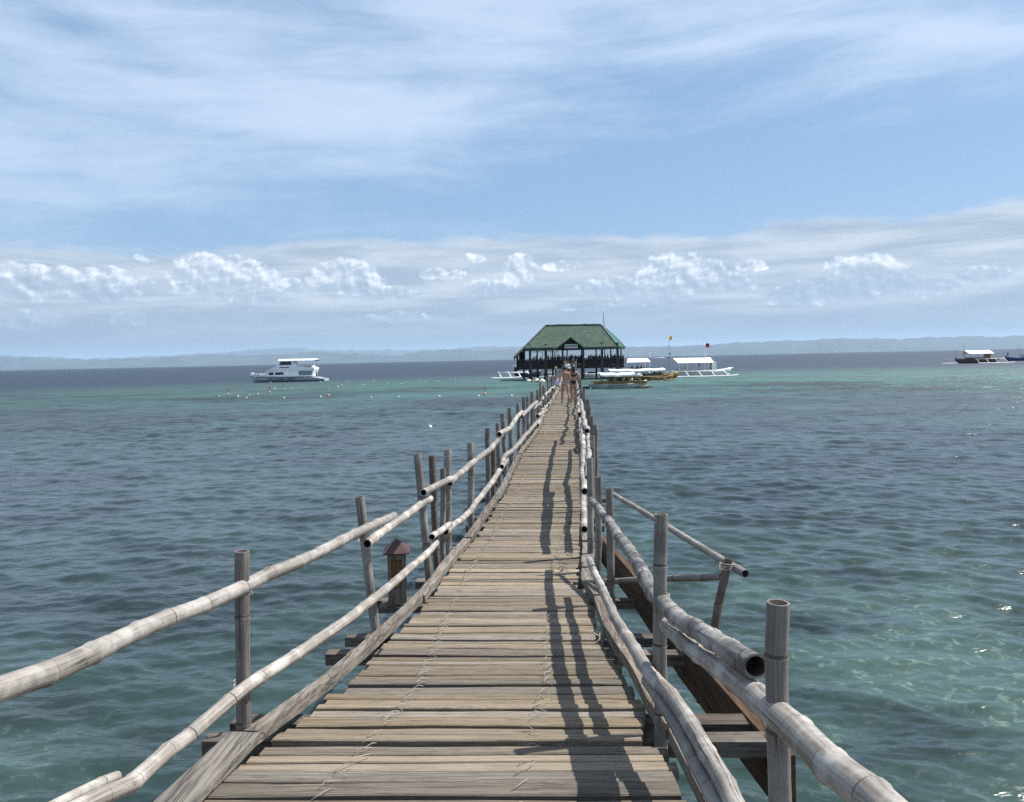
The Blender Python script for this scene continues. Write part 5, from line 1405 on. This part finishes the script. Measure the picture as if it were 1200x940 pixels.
# far right boats
t, k = boat_at(1145, 425.6, 'outrigger_boat', 'brown outrigger boat with a white sloping canopy far out on the right', 'boat', -.05, 'boats anchored far out')
part('hull', hull_mb(10.6, 1.4, .95, .55, .4), [M['brownhull'], M['yellow']], t)
canopy_gable(t, -13 * k, 15 * k, 1.7, 11.2 * k, 15.0 * k, M['canvas'], .8, M['steel'], 4, -.3)
outrigger(t, -1, -6 * k, 36 * k, 2.6, 5.0 * k, M['bamboo_float'], 4, rx0=-6 * k, rx1=26 * k)
outrigger(t, 1, -36 * k, 30 * k, 2.6, 4.0 * k, M['bamboo_float'], 4)
mb = MB(); mb.box((11.5 * k, 0, 7.6 * k), (4.5 * k, 1.5, 6 * k)); part('cabin', mb, M['yellow'], t)
mb = MB(); mb.box((0, 0, 5.6 * k), (26 * k, 1.3, 2.2 * k)); part('bench_row', mb, M['navy'], t)
mb = MB(); mb.tube([(-14.4 * k, 0, .9), (-14.4 * k, 0, 25 * k)], .06, 6); mb.tube([(-16.5 * k, 0, 20 * k), (-12.3 * k, 0, 20 * k)], .05, 6); part('mast', mb, M['steel'], t)
mb = MB(); mb.tube([(-25 * k, 0, .9), (-25 * k, 0, 22 * k)], .05, 6); mb.tube([(-25 * k, 0, 15 * k), (-13 * k, 0, 15 * k)], .04, 6); part('mast', mb, M['steel'], t)
t, k = boat_at(1198, 422.8, 'outrigger_boat', 'dark blue boat cut off by the right edge of the photo', 'boat', .0, 'boats anchored far out')
bl = simple('blue_hull', (.03, .06, .16), .45)
part('hull', hull_mb(9.5, 1.3, .9, .6, .5), [bl], t)
mb = MB(); mb.box((1.5, 0, 1.4), (3.4, 1.2, .9)); cb = part('cabin', mb, M['hullgrey'], t)
mb = MB(); mb.box((1.5, -.61, 1.5), (2.6, .04, .35)); part('cabin_window', mb, M['glass'], cb)
mb = MB(); mb.tube([(-4 * k, 0, .8), (-4 * k, 0, 22 * k)], .06, 6); mb.tube([(-9 * k, 0, 13.5 * k), (14 * k, 0, 15 * k)], .05, 6); part('mast', mb, M['steel'], t)
person('lone dark figure standing in the stern of the blue boat at the right edge', (t.location.x - 17 * k, t.location.y, .95), 'stand', 1.6, .4, 'skin2', (('shirt', 'black'), ('shorts', 'black')))

# ------------------------------------------------------------------ motor yacht on the left
def build_yacht():
    t, k = boat_at(338, 447.3, 'motor_yacht', 'white two deck motor yacht with a pale grey hull lying off to the left', 'yacht', .0, None)
    def X(px): return (px - 338) * k
    def Z(py, px=338): return (447.3 - py) * k + (px - 338) * 0.0 * k
    B = 2.3
    hl = simple('yacht_hull_grey', (.36, .41, .45), .3, .06, .6)
    # hull lofted from bow (left) to stern
    mb = MB(); rings = []
    for px, w, zt in ((292.6, .05, 439.6), (296, .5, 439.8), (303, 1.2, 440.1), (315, 1.9, 440.6), (335, 2.3, 441), (360, 2.3, 441.6), (372, 2.2, 442.6), (381, 2.0, 444.2), (383, 1.9, 445.2)):
        zb = -.35 if px > 299 else Z(446.5 - (299 - px) * .9)
        x = X(px); z = Z(zt)
        rings.append([(x, -w, z), (x, -w * .93, z * .45), (x, -w * .5, zb), (x, w * .5, zb), (x, w * .93, z * .45), (x, w, z)])
    mb.loft(rings, 0, True, True, False); h = part('hull', mb, hl, t)
    mb = MB()
    for y in (-1, 1):
        pts = [(X(p), y * (w + .02), Z(zt) - .10) for p, w, zt in ((296, .47, 439.8), (303, 1.18, 440.1), (315, 1.87, 440.6), (335, 2.28, 441), (360, 2.28, 441.6))]
        mb.sweep(pts, .05, .09)
    part('rub_rail', mb, M['navy'], h)
    mb = MB()
    for y in (-1, 1): mb.sweep([(X(300), y * .72, .05), (X(315), y * 1.62, .02), (X(335), y * 2.02, .02), (X(360), y * 2.04, .02), (X(381), y * 1.8, .02)], .12, .22)
    part('boot_stripe', mb, M['navy'], h)
    mb = MB()
    for i, (a, b) in enumerate(((318, 323), (325.5, 328.5), (330, 337), (340, 349))):
        mb.box((X((a + b) / 2), -2.27, Z(443.6)), ((b - a) * k, .04, .16))
    part('hull_lettering', mb, M['navy'], h)
    # main deck house
    mb = MB(); mb.prism([(X(303), Z(440.3)), (X(314), Z(437.6)), (X(316.5), Z(434)), (X(371), Z(434)), (X(369), Z(441.4)), (X(330), Z(441))], -B * .74, B * .74); dh = part('deck_house', mb, M['white'], t)
    for a, b in ((318.5, 324), (326, 335.5)):
        mb = MB(); mb.prism([(X(a), Z(436.3)), (X(b), Z(436)), (X(b), Z(439)), (X(a), Z(438.8))], -B * .75, B * .75); part('window', mb, M['glass'], dh)
    mb = MB(); mb.prism([(X(353), Z(435)), (X(369), Z(435)), (X(368), Z(440)), (X(353.5), Z(440))], -B * .752, B * .752); part('aft_opening_shade', mb, simple('shaded_blue_grey', (.16, .2, .26), .6), dh)  # solid panel, the shade of the aft opening put into its colour
    # upper deck, wheelhouse
    mb = MB(); mb.prism([(X(316.3), Z(434.1)), (X(327.5), Z(428.6)), (X(350), Z(429.4)), (X(371.5), Z(431.2)), (X(371.5), Z(433.8)), (X(340), Z(434))], -B * .78, B * .78); ud = part('upper_deck', mb, M['white'], t)
    mb = MB()
    mb.box((X(337), -B * .785, Z(430.6)), (11 * k, .03, .15)); part('name_lettering', mb, M['navy'], ud)
    mb = MB(); mb.prism([(X(327.2), Z(428.7)), (X(330.6), Z(423)), (X(346.5), Z(423)), (X(351), Z(429.3))], -B * .62, B * .62); wh = part('wheelhouse', mb, M['white'], t)
    mb = MB(); mb.prism([(X(330.4), Z(428)), (X(332.6), Z(424)), (X(344.6), Z(424)), (X(344.8), Z(427.7))], -B * .63, B * .63); part('window', mb, M['glass'], wh)
    mb = MB(); mb.prism([(X(327.3), Z(428.2)), (X(329.9), Z(423.7)), (X(330.7), Z(423.7)), (X(328.9), Z(428.2))], -B * .56, B * .56); part('windscreen', mb, M['glass'], wh)
    mb = MB(); mb.loft([[(X(a), y0 * B * .72, Z(423.0)), (X(a), y1 * B * .72, Z(423.0)), (X(a) , y1 * B * .66, Z(421.9)), (X(a), y1 * B * .3, Z(420.9)), (X(a), y0 * B * .3, Z(420.9)), (X(a), y0 * B * .66, Z(421.9))] for a in (329.5, 331, 345, 360, 371, 372.4) for y0, y1 in ((-1, 1),)], 0, True, True, False); rf = part('roof', mb, M['white'], t)
    mb = MB(); mb.box((X(372.2), 0, Z(422.9)), (1.6 * k, B * 1.2, 1.4 * k)); part('awning_end', mb, M['navy'], rf)
    for px in (361, 370):
        for y in (-1, 1):
            mb = MB(); mb.tube([(X(px), y * B * .6, Z(431)), (X(px), y * B * .6, Z(423))], .04, 6); part('roof_post', mb, M['steel'], t)
    mb = MB()
    for y in (-1, 1):
        for z in (428.4, 429.8): mb.tube([(X(354), y * B * .74, Z(z)), (X(366), y * B * .74, Z(z))], .025, 5)
        for px in (354, 358, 362, 366): mb.tube([(X(px), y * B * .74, Z(431)), (X(px), y * B * .74, Z(428.4))], .025, 5)
    part('guard_rail', mb, M['steel'], t)
    mb = MB(); mb.box((X(359.5), 0, Z(430.4)), (8 * k, 2.4, 1.4 * k)); part('bench', mb, M['navy'], t)
    mb = MB(); mb.ball((X(368.6), -.7, Z(431.2)), (2.5 * k, .9, 3 * k), 10, 8); part('tender_cover', mb, M['white'], t)
    mb = MB(); mb.tube([(X(347), 0, Z(421)), (X(348.8), 0, Z(417.4))], .04, 6); mb.tube([(X(343), .4, Z(421)), (X(343), .4, Z(419))], .03, 5); part('aerial', mb, M['steel'], t)
    mb = MB()
    for y in (-1, 1):
        pts = [(X(295), y * .4, Z(437)), (X(303), y * 1.1, Z(437.6)), (X(313), y * 1.7, Z(438))]
        mb.tube(pts, .025, 5)
        for p in pts: mb.tube([p, (p[0], p[1], Z(440.2))], .025, 5)
    part('bow_rail', mb, M['white'], t)
    mb = MB(); mb.box((X(296), 0, Z(436.8)), (2.6 * k, .4, 2.2 * k)); mb.box((X(312.3), 0, Z(437.6)), (3 * k, .5, 2 * k)); part('deck_locker', mb, M['white'], t)
    mb = MB(); mb.box((X(376), 0, Z(445)), (12 * k, 3.4, .35)); part('stern_platform', mb, simple('stern_grey', (.15, .15, .14), .6), t)
    mb = MB(); mb.box((X(366), -1.0, Z(438.6)), (3.5 * k, .8, 3 * k)); part('deck_gear', mb, M['navy'], t)
    person('crew member in a tan shirt on the stern platform of the yacht', (t.location.x + X(373), t.location.y - 1.2, Z(444.2)), 'lean', 1.5, .3, 'skin', (('shirt', 'khaki'), ('shorts', 'grey')))
build_yacht()

# ------------------------------------------------------------------ buoys
def white_buoy_mesh():
    mb = MB(); mb.ball((0, 0, .08), (.24, .24, .24), 10, 7); mb.tube([(0, 0, .28), (0, 0, .42)], .05, 6); return mb.mesh('float_ball')
wb = white_buoy_mesh(); wb.materials.append(M['foam'])
def flag_buoy(t, mt):
    mb = MB(); mb.ball((0, 0, .08), (.26, .26, .22), 10, 7); part('float_ball', mb, M['orange'], t)
    mb = MB(); mb.tube([(0, 0, .2), (.05, 0, 1.15)], .03, 6); part('staff', mb, M['darkpole'], t)
    mb = MB(); n = mb.add([(.05, -.012, 1.15), (.05, -.012, .72), (.40, -.03, .60), (.05, .012, 1.15), (.05, .012, .72), (.40, .01, .60), (-.12, -.01, .55), (-.12, .01, .55)])
    for f in ((0, 1, 2), (5, 4, 3), (0, 2, 5, 3), (2, 1, 4, 5), (0, 6, 1), (3, 4, 7), (0, 3, 7, 6), (6, 7, 4, 1)): mb.face([n + i for i in f])
    part('pennant', mb, mt, t)
firstw = None
for (px, py) in ((279, 465), (289, 466.5), (292.5, 463), (302.5, 462), (322, 456), (341, 454.8), (333, 466.7), (317, 448.6), (376, 465.5), (396.5, 453.5), (376, 447.6), (408, 448), (426, 451), (455, 450), (435, 465.8), (467, 465.5), (470.5, 450),
                 (493, 449), (515, 465), (497, 447.4), (438, 446.5), (513, 447.6), (561, 464.5), (599.5, 464.5), (504, 501.5), (257, 464.5)):
    p = onz(px, py, 0.0)
    t = thing('buoy', 'small round white float bobbing on the water left of the boardwalk', 'buoy', (p.x, p.y, 0), random.uniform(0, 6), 'white floats marking the swimming area')
    o = bpy.data.objects.new('float_ball', wb); COL.objects.link(o); o.parent = t
    sc = .45 if py > 490 else random.uniform(.3, .48); t.scale = (sc,) * 3
for (px, py, mt, lab) in ((267, 463, 'orange', 'orange pennant float farthest left, level with the bow side of the yacht'), (315.6, 460.5, 'orange', 'orange pennant float below the bow of the yacht'), (332, 457, 'orange', 'orange pennant float below the middle of the yacht'),
                          (385, 464.5, 'foam', 'white pennant float just right of the yacht stern, nearer the camera'), (400, 452, 'orange', 'orange pennant float right behind the stern of the yacht'), (533, 446, 'foam', 'white pennant float by itself left of the ladder like outrigger'),
                          (568, 462.5, 'orange', 'orange pennant float nearest to the pavilion')):
    p = onz(px, py, 0.0)
    t = thing('marker_buoy', lab, 'buoy', (p.x, p.y, 0), random.uniform(-.5, .5), 'pennant floats marking the swimming area')
    flag_buoy(t, M[mt]); t.scale = (.55, .55, .8)
for (px, py, r) in ((619.5, 447.5, .35), (624, 447.6, .3), (629, 447.0, .42), (632, 448, .3), (635.5, 447.6, .4)):
    p = onz(px, py, 0.0)
    o = bundle('float', 'pale mooring float in the cluster by the left stilts of the pavilion', 'float', (p.x, p.y, .08), (r, r, r * .8), M['foam'] if r > .32 else M['yellow'], int(px))
    o['group'] = 'mooring floats by the pavilion stilts'

ORD = ['first', 'second', 'third', 'fourth', 'fifth', 'sixth', 'seventh', 'eighth', 'ninth', 'tenth', 'eleventh', 'twelfth', 'thirteenth', 'fourteenth', 'fifteenth', 'sixteenth', 'seventeenth', 'eighteenth', 'nineteenth', 'twentieth'] + ['twenty ' + k for k in ('first', 'second', 'third', 'fourth', 'fifth', 'sixth', 'seventh', 'eighth', 'ninth')] + ['thirtieth'] + ['thirty ' + k for k in ('first', 'second', 'third', 'fourth', 'fifth', 'sixth', 'seventh', 'eighth', 'ninth')]
def relabel(group, fmt, pick=None, key=lambda o: proj(o.matrix_basis.translation)[0]):
    obs = sorted([o for o in scene.objects if o.get('group') == group and o.get('category') and (pick is None or pick(o))], key=key)
    for i, o in enumerate(obs): o['label'] = fmt % ORD[i]
WF = 'white floats marking the swimming area'
_py = lambda o: proj(o.matrix_basis.translation)[1]
relabel(WF, '%s white float from the left in the row nearest the camera, left of the boardwalk', lambda o: 459 < _py(o) < 480)
relabel(WF, '%s white float from the left in the middle row, behind the nearest row of floats', lambda o: 449 < _py(o) <= 459)
relabel(WF, '%s white float from the left in the farthest row, level with the yacht hull', lambda o: _py(o) <= 449)
relabel(WF, '%s white float, alone on the dark water much nearer the boardwalk than the others', lambda o: _py(o) >= 480)
for o in scene.objects:
    if o.get('group') == WF and o['label'].startswith('first white float, alone'): o['label'] = 'lone white float on dark water, much nearer the camera than the other floats'
relabel('visitors inside the thatched pavilion', '%s silhouetted figure from the left under the thatched pavilion roof', lambda o: 'orange' not in o['label'])
relabel('passengers of the nearest boat', '%s seated passenger from the left under the sagging awning of the nearest boat')
relabel('passengers of the white roofed boat', '%s seated passenger from the left under the white roof of the boat behind the pavilion')
relabel('crew of the long awning boat', '%s crew member from the left on the yellow boat with the long awning')
relabel('mooring floats by the pavilion stilts', '%s mooring float from the left in the cluster by the left pavilion stilts')
# ------------------------------------------------------------------ air
def build_haze():
    mb = MB(); mb.box((0, 3000, 248.5), (90000, 60000, 503))
    mt = bpy.data.materials.new('haze'); mt.use_nodes = True; nt = NT(mt.node_tree)
    nt.n.remove(nt.n['Principled BSDF'])
    v = nt.new('ShaderNodeVolumePrincipled')
    v.inputs['Color'].default_value = (0.56, 0.74, 0.95, 1); v.inputs['Density'].default_value = 0.000052; v.inputs['Anisotropy'].default_value = 0.1
    nt.l.new(v.outputs[0], nt.n['Material Output'].inputs['Volume'])
    link('haze', mb.mesh('haze'), [mt], kind='stuff')
build_haze()
